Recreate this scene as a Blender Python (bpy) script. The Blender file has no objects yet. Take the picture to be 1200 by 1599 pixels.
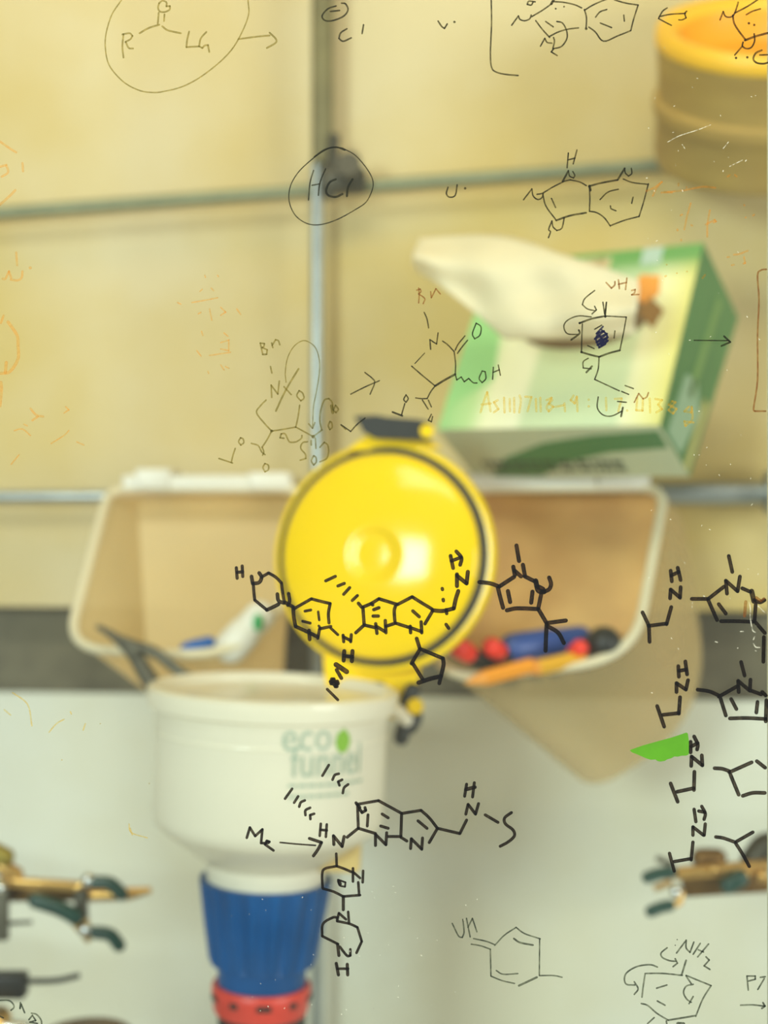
import bpy, bmesh, math, random
from mathutils import Vector, Matrix, Euler
random.seed(7)
SC = bpy.context.scene
COL = SC.collection

# ------------------------------------------------------------------ camera
F = 1599 / 36.0 * 50.0                       # focal length in pixels of the 1200x1599 frame
cam_d = bpy.data.cameras.new('camera'); cam = bpy.data.objects.new('camera', cam_d); COL.objects.link(cam)
cam.location = (0, 0, 0); cam.rotation_euler = (math.pi / 2, 0, 0)
cam_d.sensor_fit = 'VERTICAL'; cam_d.sensor_height = 36; cam_d.sensor_width = 27; cam_d.lens = 50
cam_d.clip_start = 0.02; cam_d.clip_end = 50
cam_d.dof.use_dof = True; cam_d.dof.focus_distance = 0.75; cam_d.dof.aperture_fstop = 4.0
SC.camera = cam

# ------------------------------------------------------------------ world, lamps, exposure
w = bpy.data.worlds.new('room'); SC.world = w; w.use_nodes = True
w.node_tree.nodes['Background'].inputs[0].default_value = (0.88, 0.94, 0.82, 1)
w.node_tree.nodes['Background'].inputs[1].default_value = 0.30
def area(name, loc, target, sx, sy, power, colour):
    l = bpy.data.lights.new(name, 'AREA'); l.shape = 'RECTANGLE'; l.size = sx; l.size_y = sy
    l.energy = power; l.color = colour
    o = bpy.data.objects.new(name, l); COL.objects.link(o); o.location = loc
    o.rotation_euler = (Vector(target) - Vector(loc)).to_track_quat('-Z', 'Y').to_euler()
    return o
area('hood_lamp', (-0.15, 1.10, 1.0), (0.05, 1.6, 0.1), 1.2, 0.14, 1.9, (1.0, 0.62, 0.06))
area('room_window', (-1.00, -0.90, 0.32), (0.0, 1.35, -0.25), 0.54, 0.50, 33.0, (0.84, 1.0, 0.98))
area('overhead_fill', (-0.35, -0.55, 1.70), (0.0, 1.4, -0.2), 1.4, 0.5, 22.0, (0.97, 1.0, 0.88))  # added soft fill from above, makes up for the dimmed ambient light
area('side_fill', (2.1, -0.60, 0.0), (0.1, 1.4, -0.35), 1.1, 0.9, 34.0, (0.96, 1.0, 0.92))  # added fill from the right to soften the shade on the lower wall
SC.view_settings.view_transform = 'Standard'; SC.view_settings.look = 'None'
SC.view_settings.exposure = 0.15; SC.view_settings.gamma = 1.0
SC.view_settings.use_curve_mapping = False

# ------------------------------------------------------------------ helpers
def P(px, py, Y):                            # the point a pixel of the photograph shows, Y metres away
    return Vector(((px - 600) / F * Y, Y, -(py - 799.5) / F * Y))
def lin(c):
    return tuple(((v / 255) / 12.92 if v / 255 <= 0.04045 else ((v / 255 + 0.055) / 1.055) ** 2.4) for v in c) + (1,)
def mat(name, c, rough=0.5, clear=0.0, metal=0.0, noise=0.0, scale=12, c2=None, bump=0.0, trans=0.0, spec=0.5, coat=0.0, alpha=None, stretch=None):
    m = bpy.data.materials.new(name); m.use_nodes = True; nt = m.node_tree; b = nt.nodes['Principled BSDF']
    col = lin(c); b.inputs['Base Color'].default_value = col
    b.inputs['Roughness'].default_value = rough; b.inputs['Metallic'].default_value = metal
    b.inputs['Specular IOR Level'].default_value = spec; b.inputs['Coat Weight'].default_value = coat
    tc = nt.nodes.new('ShaderNodeTexCoord'); mp = nt.nodes.new('ShaderNodeMapping'); nt.links.new(tc.outputs['Object'], mp.inputs[0])
    if stretch: mp.inputs['Scale'].default_value = stretch
    nz = nt.nodes.new('ShaderNodeTexNoise'); nz.inputs['Scale'].default_value = scale; nz.inputs['Detail'].default_value = 5
    nt.links.new(mp.outputs[0], nz.inputs['Vector'])
    csock = None
    if c2 is not None or noise > 0:
        rp = nt.nodes.new('ShaderNodeValToRGB'); nt.links.new(nz.outputs['Fac'], rp.inputs[0])
        d = lin(c2) if c2 is not None else tuple(v * (1 - noise) for v in col[:3]) + (1,)
        rp.color_ramp.elements[0].position = 0.38; rp.color_ramp.elements[1].position = 0.62
        rp.color_ramp.elements[0].color = d; rp.color_ramp.elements[1].color = col
        nt.links.new(rp.outputs[0], b.inputs['Base Color']); csock = rp.outputs[0]
    if bump > 0:
        bp = nt.nodes.new('ShaderNodeBump'); bp.inputs['Strength'].default_value = bump; bp.inputs['Distance'].default_value = 0.002
        nt.links.new(nz.outputs['Fac'], bp.inputs['Height']); nt.links.new(bp.outputs[0], b.inputs['Normal'])
    if trans > 0:                            # milky plastic: some light comes through the wall
        t = nt.nodes.new('ShaderNodeBsdfTranslucent'); t.inputs[0].default_value = col
        if csock: nt.links.new(csock, t.inputs[0])
        mx = nt.nodes.new('ShaderNodeMixShader'); mx.inputs[0].default_value = trans
        out = nt.nodes['Material Output']
        nt.links.new(b.outputs[0], mx.inputs[1]); nt.links.new(t.outputs[0], mx.inputs[2]); nt.links.new(mx.outputs[0], out.inputs[0])
        if clear > 0:
            tp = nt.nodes.new('ShaderNodeBsdfTransparent'); m3 = nt.nodes.new('ShaderNodeMixShader'); m3.inputs[0].default_value = clear
            nt.links.new(mx.outputs[0], m3.inputs[1]); nt.links.new(tp.outputs[0], m3.inputs[2]); nt.links.new(m3.outputs[0], out.inputs[0])
    return m
def link(name, bm, m, parent=None, smooth=True, angle=40):
    me = bpy.data.meshes.new(name)
    bmesh.ops.recalc_face_normals(bm, faces=bm.faces[:])
    bm.to_mesh(me); bm.free()
    for p in me.polygons: p.use_smooth = smooth
    if m is not None:
        for k in (m if isinstance(m, (list, tuple)) else [m]): me.materials.append(k)
    if smooth: me.set_sharp_from_angle(angle=math.radians(angle))
    o = bpy.data.objects.new(name, me); COL.objects.link(o)
    if parent: o.parent = parent
    return o
def tag(o, label=None, cat=None, group=None, kind=None):
    if label: o['label'] = label
    if cat: o['category'] = cat
    if group: o['group'] = group
    if kind: o['kind'] = kind
    return o
def thing(name, label, cat, loc=(0, 0, 0), rot=(0, 0, 0), group=None):
    o = bpy.data.objects.new(name, None); COL.objects.link(o); o.empty_display_size = 0.03
    o.location = loc; o.rotation_euler = rot
    return tag(o, label, cat, group)
def box(bm, c, size, rot=None, bevel=0.0):
    r = bmesh.ops.create_cube(bm, size=1.0)
    vs = r['verts']
    bmesh.ops.scale(bm, vec=size, verts=vs)
    if bevel > 0:
        es = list({e for v in vs for e in v.link_edges})
        g = bmesh.ops.bevel(bm, geom=es, offset=bevel, segments=3, affect='EDGES', profile=0.5)
        vs = list({v for f in g['faces'] for v in f.verts} | {v for v in vs if v.is_valid})
    if rot is not None: bmesh.ops.transform(bm, matrix=rot.to_4x4(), verts=vs)
    bmesh.ops.translate(bm, vec=Vector(c), verts=vs)
def frame(d):
    d = d.normalized(); a = Vector((0, 0, 1)) if abs(d.z) < 0.9 else Vector((1, 0, 0))
    u = d.cross(a).normalized(); return u, d.cross(u).normalized()
def tube(bm, pts, rad, seg=16, caps=True):
    pts = [Vector(p) for p in pts]; n = len(pts); rad = rad if isinstance(rad, (list, tuple)) else [rad] * n
    rings = []; u = None
    for i, p in enumerate(pts):
        d = (pts[min(i + 1, n - 1)] - pts[max(i - 1, 0)]).normalized()
        if u is None: u, v = frame(d)
        else:
            u = (u - d * u.dot(d)).normalized(); v = d.cross(u)
        rings.append([bm.verts.new(p + (u * math.cos(2 * math.pi * k / seg) + v * math.sin(2 * math.pi * k / seg)) * rad[i]) for k in range(seg)])
    for a, b in zip(rings, rings[1:]):
        for k in range(seg): bm.faces.new((a[k], a[(k + 1) % seg], b[(k + 1) % seg], b[k]))
    if caps:
        bm.faces.new(rings[0][::-1]); bm.faces.new(rings[-1])
def capsule(bm, pts, r, seg=16):             # a tube with rounded ends
    pts = [Vector(p) for p in pts]
    a = (pts[0] - pts[1]).normalized(); b = (pts[-1] - pts[-2]).normalized()
    P_, R_ = [], []
    for t in (80, 60, 40, 20): P_.append(pts[0] + a * r * math.sin(math.radians(t))); R_.append(r * math.cos(math.radians(t)))
    for p in pts: P_.append(p); R_.append(r)
    for t in (20, 40, 60, 80): P_.append(pts[-1] + b * r * math.sin(math.radians(t))); R_.append(r * math.cos(math.radians(t)))
    tube(bm, P_, R_, seg)
def lathe(bm, prof, seg=72, mtx=None, closed=False):
    rings = []; vs = []
    for r, z in prof:
        if r < 1e-6: ring = [bm.verts.new((0, 0, z))]
        else: ring = [bm.verts.new((r * math.cos(2 * math.pi * k / seg), r * math.sin(2 * math.pi * k / seg), z)) for k in range(seg)]
        rings.append(ring); vs += ring
    prs = list(zip(rings, rings[1:])) + ([(rings[-1], rings[0])] if closed else [])
    for a, b in prs:
        for k in range(seg):
            k2 = (k + 1) % seg
            if len(a) == 1 and len(b) == 1: continue
            if len(a) == 1: bm.faces.new((a[0], b[k], b[k2]))
            elif len(b) == 1: bm.faces.new((a[k], a[k2], b[0]))
            else: bm.faces.new((a[k], a[k2], b[k2], b[k]))
    if mtx is not None: bmesh.ops.transform(bm, matrix=mtx, verts=vs)
    return vs
def sphere(bm, c, r, seg=20, sc=(1, 1, 1)):
    g = bmesh.ops.create_uvsphere(bm, u_segments=seg, v_segments=seg // 2, radius=r)
    bmesh.ops.scale(bm, vec=sc, verts=g['verts']); bmesh.ops.translate(bm, vec=Vector(c), verts=g['verts'])
def smooth_line(pts, n=6, closed=False):
    pts = [Vector(p) for p in pts]
    if len(pts) < 3: return pts
    out = []
    for i in range(len(pts) - 1):
        p0 = pts[i - 1] if i else pts[0] * 2 - pts[1]
        p1, p2 = pts[i], pts[i + 1]
        p3 = pts[i + 2] if i + 2 < len(pts) else pts[-1] * 2 - pts[-2]
        for k in range(n):
            t = k / n
            out.append(0.5 * ((2 * p1) + (p2 - p0) * t + (2 * p0 - 5 * p1 + 4 * p2 - p3) * t * t + (3 * p1 - p0 - 3 * p2 + p3) * t ** 3))
    return out + [pts[-1]]
def round_loop(corners, radii, n=10):        # a closed loop with rounded corners; loops with the same corner count match up
    out = []; m = len(corners); cs = [Vector(c) for c in corners]
    for i in range(m):
        a, c, b = cs[i - 1], cs[i], cs[(i + 1) % m]; r = radii[i]
        p, q = c + (a - c).normalized() * r, c + (b - c).normalized() * r
        for k in range(n + 1):
            t = k / n; out.append((1 - t) ** 2 * p + 2 * t * (1 - t) * c + t * t * q)
        nx = cs[(i + 1) % m]; nr = radii[(i + 1) % m]; e = nx + (c - nx).normalized() * nr
        for k in range(1, 6): out.append(q.lerp(e, k / 6))
    return out
def bridge(bm, a, b):
    n = len(a)
    for k in range(n): bm.faces.new((a[k], a[(k + 1) % n], b[(k + 1) % n], b[k]))
def solid(bm, poly, d):                      # a flat outline given a thickness vector d
    a = [bm.verts.new(p) for p in poly]; b = [bm.verts.new(Vector(p) + d) for p in poly]
    bm.faces.new(a); bm.faces.new(b[::-1]); bridge(bm, b, a)

# ------------------------------------------------------------------ materials
M = dict(
    panel=mat('baffle_board', (210, 194, 152), 0.55, c2=(200, 175, 106), scale=2.4, spec=0.2),
    panel2=mat('lower_baffle_board', (216, 218, 206), 0.55, c2=(208, 205, 182), scale=3, spec=0.2),
    slot=mat('slot_back', (120, 112, 88), 0.8, noise=0.35, scale=16),
    bench=mat('bench_top', (205, 205, 198), 0.5, noise=0.1, scale=6),
    steel=mat('rod_steel', (172, 178, 176), 0.34, metal=0.75, noise=0.12, scale=30),
    dull=mat('dark_reflection_steel', (126, 118, 78), 0.6, metal=0.2, noise=0.2, scale=24),
    darkm=mat('dark_casting', (74, 68, 50), 0.5, metal=0.4, noise=0.3, scale=40),
    yellow=mat('yellow_plastic', (255, 212, 0), 0.13, noise=0.04, scale=8, spec=0.30, trans=0.06),
    black=mat('black_rubber', (24, 21, 14), 0.55, noise=0.2, scale=30),
    blackp=mat('black_plastic', (26, 24, 18), 0.45, noise=0.2, scale=30),
    tub=mat('milky_plastic', (254, 247, 226), 0.16, noise=0.04, scale=5, trans=0.30),
    bin=mat('cream_bin_plastic', (255, 233, 178), 0.35, noise=0.05, scale=5, trans=0.45, clear=0.30),
    binr=mat('tan_bin_plastic', (242, 216, 160), 0.35, c2=(232, 212, 160), scale=7, trans=0.5, clear=0.66, spec=0.3),
    rim=mat('pale_bin_rim', (244, 232, 196), 0.35, noise=0.03, scale=8, trans=0.2),
    white=mat('white_plastic', (250, 246, 232), 0.4, noise=0.03, trans=0.15),
    blue=mat('blue_collar', (0, 80, 142), 0.40, noise=0.25, scale=14, spec=0.25),
    red=mat('red_ring', (220, 62, 46), 0.4, noise=0.1, scale=20),
    redcap=mat('red_cap', (244, 52, 26), 0.4, noise=0.05),
    bluecap=mat('blue_cap', (52, 80, 150), 0.4, noise=0.1),
    brightblue=mat('bright_blue_cap', (20, 96, 176), 0.4, noise=0.1),
    green=mat('box_green', (62, 128, 70), 0.5, noise=0.1, scale=6),
    tape=mat('green_tape', (84, 150, 4), 0.6, noise=0.12, scale=60),
    orange=mat('orange_paint', (240, 150, 20), 0.4, noise=0.1),
    amber=mat('amber_paint', (226, 166, 30), 0.4, noise=0.1),
    vinyl=mat('green_vinyl', (20, 66, 56), 0.3, noise=0.25, scale=60, coat=0.15),
    brass=mat('brass', (222, 178, 104), 0.28, metal=0.85, noise=0.2, scale=40),
    brown=mat('brown_bronze', (120, 88, 40), 0.4, metal=0.6, noise=0.3, scale=40),
    chrome=mat('chrome', (225, 228, 226), 0.15, metal=1.0, noise=0.03),
    gun=mat('gunmetal', (104, 100, 84), 0.45, metal=0.4, noise=0.2, scale=30),
    tissue=mat('tissue_paper', (255, 246, 220), 0.85, noise=0.04, scale=20, trans=0.45, clear=0.18),
    rollside=mat('tape_roll_side', (178, 146, 70), 0.7, c2=(160, 128, 58), scale=9, bump=0.2, stretch=(1, 1, 3)),
    rolltop=mat('tape_roll_top', (255, 196, 40), 0.45, noise=0.1, scale=8),
    rollin=mat('tape_roll_inside', (246, 172, 10), 0.5, noise=0.08, scale=8),
    orangestick=mat('orange_sticker', (240, 158, 60), 0.6, noise=0.1),
    logo=mat('print_grey_blue', (168, 182, 160), 0.6),
    leaf=mat('print_leaf_green', (128, 178, 30), 0.6),
)

# ------------------------------------------------------------------ the setting: the rear of the fume hood
YAW = 0.09
def wall_y(px): return 1.62 / (1 + YAW * (px - 600) / F)
def on_wall(x, z, off=0.0): return Vector((x, 1.62 - YAW * x - off, z))
def slab(name, x0, x1, z0, z1, off, th, m):
    bm = bmesh.new()
    n = Vector((YAW, 1, 0)).normalized() * th
    solid(bm, [on_wall(x0, z0, off), on_wall(x1, z0, off), on_wall(x1, z1, off), on_wall(x0, z1, off)], n)
    o = link(name, bm, m, smooth=False); tag(o, kind='structure'); return o
o = slab('trim_1', -1.0, 1.0, -0.1104, 1.1, 0.0, 0.008, M['panel']); o['label'] = 'upper cream baffle board of the fume hood'
o = slab('trim_2', -1.0, 1.0, -0.80, -0.2104, 0.0, 0.008, M['panel2']); o['label'] = 'lower pale baffle board of the fume hood'
o = slab('wall_back', -1.0, 1.0, -0.80, 1.1, -0.06, 0.01, M['slot']); o['label'] = 'grey rear wall seen through the baffle slot'
bm = bmesh.new(); box(bm, (0, 1.25, -0.775), (2.0, 0.9, 0.03)); tag(link('floor', bm, M['bench'], smooth=False), 'pale work surface of the fume hood', kind='structure')

# ------------------------------------------------------------------ lattice of steel rods
lat = thing('rod_lattice', 'lattice of steel rods crossing in front of the cream back boards', 'rod lattice', on_wall(0, -0.76, 0.05))
LI = Matrix.Translation(-lat.location)
def rod(name, a, b, r, m, seg=24):
    bm = bmesh.new(); tube(bm, [a, b], r, seg); bmesh.ops.transform(bm, matrix=LI, verts=bm.verts[:]); return link(name, bm, m, lat)
xv = (495 - 600) / F * 1.572
rod('vertical_rod', on_wall(xv, -0.76, 0.050), on_wall(xv, 0.385, 0.050), 0.0072, M['steel'])
tag(rod('upper_post', on_wall(xv + 0.006, 0.385, 0.050), on_wall(xv + 0.006, 1.0, 0.050), 0.0120, M['dull']), 'thicker upper post with its dark reflection painted in')  # olive colour paints in the dark reflection on the upper rod
rod('horizontal_rod', on_wall(-0.80, 0.323, 0.034), on_wall(0.80, 0.4060, 0.034), 0.0075, mat('grey_green_rod', (138, 142, 112), 0.5, metal=0.4, noise=0.12, scale=30))
rod('horizontal_rod', on_wall(-0.80, 0.0165, 0.034), on_wall(0.80, 0.0215, 0.034), 0.0070, M['steel'])
rod('vertical_rod', on_wall(-0.66, -0.76, 0.050), on_wall(-0.66, 1.0, 0.050), 0.0072, M['steel'])
rod('vertical_rod', on_wall(0.66, -0.76, 0.050), on_wall(0.66, 1.0, 0.050), 0.0072, M['steel'])
tag(rod('sleeve', on_wall(0.285, 0.0200, 0.034), on_wall(0.425, 0.0206, 0.034), 0.0125, M['steel']), 'thick pale sleeve on the lower rod')
bm = bmesh.new(); tube(bm, [on_wall(0.412, 0.021, 0.05), on_wall(0.450, 0.021, 0.05)], 0.024); bmesh.ops.transform(bm, matrix=LI, verts=bm.verts[:]); link('collar', bm, M['steel'], lat)
bm = bmesh.new()                             # the dark cross clamp where the rods meet
box(bm, on_wall(xv + 0.030, 0.366, 0.050), (0.050, 0.034, 0.026), bevel=0.006)
tube(bm, [on_wall(xv + 0.036, 0.372, 0.055), on_wall(xv + 0.036, 0.376, 0.088)], 0.014)
tube(bm, [on_wall(xv + 0.015, 0.345, 0.060), on_wall(xv + 0.020, 0.415, 0.060)], 0.006)
bmesh.ops.transform(bm, matrix=LI, verts=bm.verts[:]); tag(link('cross_clamp', bm, M['darkm'], lat), 'dark cast clamp at the crossing')

# ------------------------------------------------------------------ plastic bins hung on the lower rod
def make_bin(name, label, rimc, rimr, backc, backr, m, hooks):
    t = thing(name, label, 'bin', P(*backc[3])); inv = Matrix.Translation(-t.location)
    rl = round_loop([P(*c) for c in rimc], rimr); bl = round_loop([P(*c) for c in backc], backr)
    bm = bmesh.new(); prev = [bm.verts.new(p) for p in rl]
    for k in range(1, 9):
        s = k / 8; cur = [bm.verts.new(a.lerp(b, s)) for a, b in zip(rl, bl)]; bridge(bm, prev, cur); prev = cur
    bm.faces.new(prev)
    bmesh.ops.transform(bm, matrix=inv, verts=bm.verts[:])
    o = link('shell', bm, m, t); sm = o.modifiers.new('wall', 'SOLIDIFY'); sm.thickness = 0.0022; sm.offset = 0
    bm = bmesh.new(); tube(bm, rl + [rl[0], rl[1]], 0.0048, 12, caps=False); bmesh.ops.transform(bm, matrix=inv, verts=bm.verts[:])
    link('rim', bm, M['rim'], t)
    for x0, x1, y0, y1, Y in hooks:          # hangers that reach over the rod
        bm = bmesh.new(); c = P((x0 + x1) / 2, (y0 + y1) / 2, Y)
        box(bm, c, ((x1 - x0) / F * Y, 0.016, (y1 - y0) / F * Y), bevel=0.004)
        box(bm, c + Vector((0, 0.045, (y1 - y0) / F * Y * 0.4)), ((x1 - x0) / F * Y, 0.09, 0.005), bevel=0.002)
        bmesh.ops.transform(bm, matrix=inv, verts=bm.verts[:]); link('hanger', bm, M['white'], t)
    bm = bmesh.new(); a, b = P(*rimc[0]), P(*rimc[1]); u = (b - a)
    box(bm, a.lerp(b, 0.5) + Vector((0, 0, 0.006)), (u.length * 0.86, 0.010, 0.018), bevel=0.004)
    bmesh.ops.transform(bm, matrix=inv, verts=bm.verts[:]); link('top_flange', bm, M['white'], t)
    return t
make_bin('hanging_bin', 'cream plastic bin hung on the rod, left of the yellow lid',
         [(170, 764, 1.50), (478, 764, 1.50), (425, 1030, 1.36), (104, 1012, 1.36)], [0.022, 0.022, 0.095, 0.040],
         [(214, 770, 1.545), (452, 770, 1.545), (440, 1105, 1.49), (232, 1092, 1.47)], [0.02, 0.02, 0.03, 0.02],
         M['bin'], [(212, 268, 732, 766, 1.50), (388, 452, 738, 766, 1.50)])
rb = make_bin('hanging_bin', 'tan plastic bin of markers hung on the rod, right of the yellow lid',
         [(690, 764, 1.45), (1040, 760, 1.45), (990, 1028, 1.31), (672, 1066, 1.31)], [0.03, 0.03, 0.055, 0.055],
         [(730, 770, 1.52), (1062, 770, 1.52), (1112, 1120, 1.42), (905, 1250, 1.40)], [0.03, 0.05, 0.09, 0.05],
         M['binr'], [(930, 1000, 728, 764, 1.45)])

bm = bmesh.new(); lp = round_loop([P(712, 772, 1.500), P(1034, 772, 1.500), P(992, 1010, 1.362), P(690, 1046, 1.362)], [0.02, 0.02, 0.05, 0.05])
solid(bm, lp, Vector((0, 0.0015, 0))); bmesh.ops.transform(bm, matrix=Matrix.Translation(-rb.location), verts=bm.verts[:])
tag(link('inset', bm, mat('tan_inset', (250, 214, 142), 0.5, c2=(232, 190, 124), scale=10, trans=0.4), rb), 'tan liner sheet at the back of the bin')  # sheet behind the rim sets the tan tone of the bin's inside

# ------------------------------------------------------------------ things in and by the bins
def pen(name, label, cat, a, b, r, body, tip=None, tipfrac=0.3, group=None, tipname='cap'):
    a, b = Vector(a), Vector(b); t = thing(name, label, cat, b, group=group); inv = Matrix.Translation(-t.location)
    c = a.lerp(b, tipfrac)
    bm = bmesh.new(); capsule(bm, [c, b], r * 0.9); bmesh.ops.transform(bm, matrix=inv, verts=bm.verts[:]); link('barrel', bm, body, t)
    bm = bmesh.new(); capsule(bm, [a, c + (c - a) * 0.05], r); bmesh.ops.transform(bm, matrix=inv, verts=bm.verts[:]); link(tipname, bm, tip, t)
    return t
pen('marker_pen', 'red-capped marker nearest the yellow lid in the tan bin', 'marker', P(718, 1012, 1.30), P(800, 1062, 1.36), 0.0095, M['blackp'], M['redcap'], 0.14)
pen('marker_pen', 'red-capped marker beside the blue cap in the tan bin', 'marker', P(768, 1010, 1.315), P(836, 1056, 1.375), 0.0092, M['blackp'], M['redcap'], 0.14)
pen('marker_pen', 'red-capped marker beside the round black cap in the tan bin', 'marker', P(906, 1012, 1.31), P(868, 1052, 1.37), 0.0080, M['blackp'], M['redcap'], 0.2)
pen('marker_pen', 'fat blue marker lying across the tan bin', 'marker', P(803, 1012, 1.34), P(905, 998, 1.37), 0.0145, M['bluecap'], M['bluecap'], 0.55)
pen('marker_pen', 'thick black marker with round end at the tan bin corner', 'marker', P(944, 1005, 1.325), P(905, 1030, 1.42), 0.0165, M['blackp'], M['blackp'], 0.5)
def pencil(label, a, b, r, m):
    t = thing('pencil', label, 'pencil', b); inv = Matrix.Translation(-t.location); a, b = Vector(a), Vector(b); d = (a - b).normalized()
    bm = bmesh.new(); tube(bm, [b, a - d * 0.018], r, 6); bmesh.ops.transform(bm, matrix=inv, verts=bm.verts[:]); link('barrel', bm, m, t)
    bm = bmesh.new(); tube(bm, [a - d * 0.018, a], [r, 0.0012], 12); bmesh.ops.transform(bm, matrix=inv, verts=bm.verts[:]); link('tip', bm, M['orangestick'], t)
pencil('orange pencil lying on the front lip of the tan bin', P(728, 1066, 1.285), P(832, 1038, 1.30), 0.0075, M['orange'])
pencil('amber yellow pencil behind the orange one on the tan bin lip', P(812, 1048, 1.30), P(912, 1026, 1.315), 0.0078, M['amber'])
pen('marker_pen', 'short bright blue marker on the floor of the cream bin', 'marker', P(293, 1014, 1.37), P(326, 1004, 1.38), 0.0075, M['brightblue'], M['brightblue'], 0.5)
pen('plastic_tube', 'pale pink tube lying in the cream bin', 'tube', P(335, 1012, 1.385), P(372, 1006, 1.40), 0.0055, mat('pink_tube', (222, 190, 184), 0.5), mat('pink_tip', (226, 198, 196), 0.5), 0.4)
tb = pen('plastic_tube', 'white tube with a green spot in the cream bin corner', 'tube', P(362, 1010, 1.38), P(406, 962, 1.385), 0.0165, M['white'], M['white'], 0.4)
bm = bmesh.new(); sphere(bm, P(403, 972, 1.366) - tb.location, 0.0062, sc=(0.8, 0.5, 1.4)); tag(link('spot', bm, mat('green_spot', (40, 160, 84), 0.5), tb), 'green spot')
# grey tongs leaning between the bin and the funnel rim
tg = thing('tongs', 'grey metal tongs leaning on the cream bin behind the white funnel', 'tongs', P(268, 1075, 1.31)); inv = Matrix.Translation(-tg.location)
for nm, pts, rr in (('arm', [(152, 977, 1.335), (180, 995, 1.33), (208, 1020, 1.325), (228, 1052, 1.318), (252, 1088, 1.31)], [0.002, 0.0044, 0.0070, 0.0080, 0.0085]),
                    ('arm', [(152, 979, 1.332), (196, 1003, 1.325), (240, 1018, 1.32), (272, 1042, 1.315), (310, 1070, 1.31)], [0.002, 0.0052, 0.0055, 0.0052, 0.0055])):
    bm = bmesh.new(); tube(bm, smooth_line([P(*p) for p in pts], 5), [rr[min(int(i / 5), 4)] * (1 - (i % 5) / 5) + rr[min(int(i / 5) + 1, 4)] * (i % 5) / 5 for i in range(21)], 12)
    bmesh.ops.transform(bm, matrix=inv, verts=bm.verts[:]); link(nm, bm, M['gun'], tg)
bm = bmesh.new(); tube(bm, [P(208, 1014, 1.335), P(208, 1014, 1.312)], 0.0065); bmesh.ops.transform(bm, matrix=inv, verts=bm.verts[:]); link('pivot', bm, M['gun'], tg)

BOXD = 1.262
BU = (-0.1925, 0.13181, 0.0035)
BV = (0.0588, 0.0892, 0.1788)
BW = (0.0405, 0.0640, -0.0440)
# ------------------------------------------------------------------ white waste funnel with its yellow lid
FY = 1.20; S = FY / F
fx = (427 - 600) * S; fz = -(1082 - 799.5) * S
fun = thing('waste_funnel', 'milky white funnel with blue collar and open yellow lid', 'funnel', (fx, FY, fz), (0, math.radians(2.3), 0))
bm = bmesh.new()
lathe(bm, [(0.1010, 0.006), (0.1055, 0.004), (0.1060, -0.002), (0.1045, -0.011), (0.0990, -0.013), (0.0978, -0.020), (0.0972, -0.060), (0.0975, -0.100), (0.0950, -0.109),
           (0.0850, -0.117), (0.0560, -0.138), (0.0505, -0.142), (0.0500, -0.168), (0.0470, -0.168), (0.0475, -0.143), (0.0820, -0.119), (0.0925, -0.108), (0.0950, -0.100), (0.0950, -0.020), (0.0965, 0.002)], 96, closed=True)
tag(link('tub', bm, M['tub'], fun), 'milky white tub')
bm = bmesh.new(); lathe(bm, [(0.0978, -0.030), (0.0984, -0.031), (0.0984, -0.033), (0.0978, -0.034)], 96); link('moulded_line', bm, M['tub'], fun)
bm = bmesh.new(); box(bm, (0.0485, 0.0, -0.120), (0.062, 0.050, 0.048), bevel=0.004); tag(link('drain_block', bm, mat('pale_yellow_plastic', (236, 206, 134), 0.45, noise=0.05, trans=0.2), fun), 'pale yellow block under the tub')  # tinted yellower than the tub
bm = bmesh.new(); lathe(bm, [(0.0, -0.0030), (0.0930, -0.0030), (0.0968, -0.0010), (0.0968, -0.0080), (0.0, -0.0080)], 72); tag(link('strainer_plate', bm, M['tub'], fun), 'shallow cream plate inside the rim')
# ribbed blue collar
bm = bmesh.new(); seg = 144; rings = []
for (r, z, rib) in ((0.0470, -0.1560, 0), (0.0556, -0.1560, 0), (0.0556, -0.1590, 1), (0.0510, -0.1900, 1), (0.0455, -0.2230, 1), (0.0440, -0.2260, 0), (0.0375, -0.2262, 0), (0.0370, -0.2500, 0), (0.0300, -0.2500, 0), (0.0300, -0.2000, 0)):
    rings.append([bm.verts.new(((r - (0.0026 if rib and (k // 4) % 2 else 0)) * math.cos(2 * math.pi * k / seg), (r - (0.0026 if rib and (k // 4) % 2 else 0)) * math.sin(2 * math.pi * k / seg), z)) for k in range(seg)])
for a, b in zip(rings, rings[1:]): bridge(bm, a, b)
tag(link('collar', bm, M['blue'], fun), 'ribbed dark blue collar')
bm = bmesh.new()
lathe(bm, [(0.030, -0.2440), (0.0405, -0.2440), (0.0418, -0.2460), (0.0418, -0.2545), (0.0408, -0.2560), (0.0400, -0.2650), (0.0385, -0.2680), (0.030, -0.2680)], 72)
ring = tag(link('locking_ring', bm, M['red'], fun), 'red locking ring')
for k in range(10):
    a = math.radians(-118 + 36 * k); m = Matrix.Rotation(a, 3, 'Z')
    bm = bmesh.new(); box(bm, m @ Vector((0.0412, 0, -0.2530)), (0.003, 0.0125 if k % 2 else 0.008, 0.0052), rot=m, bevel=0.001); link('slot', bm, M['blackp'], ring)

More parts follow.
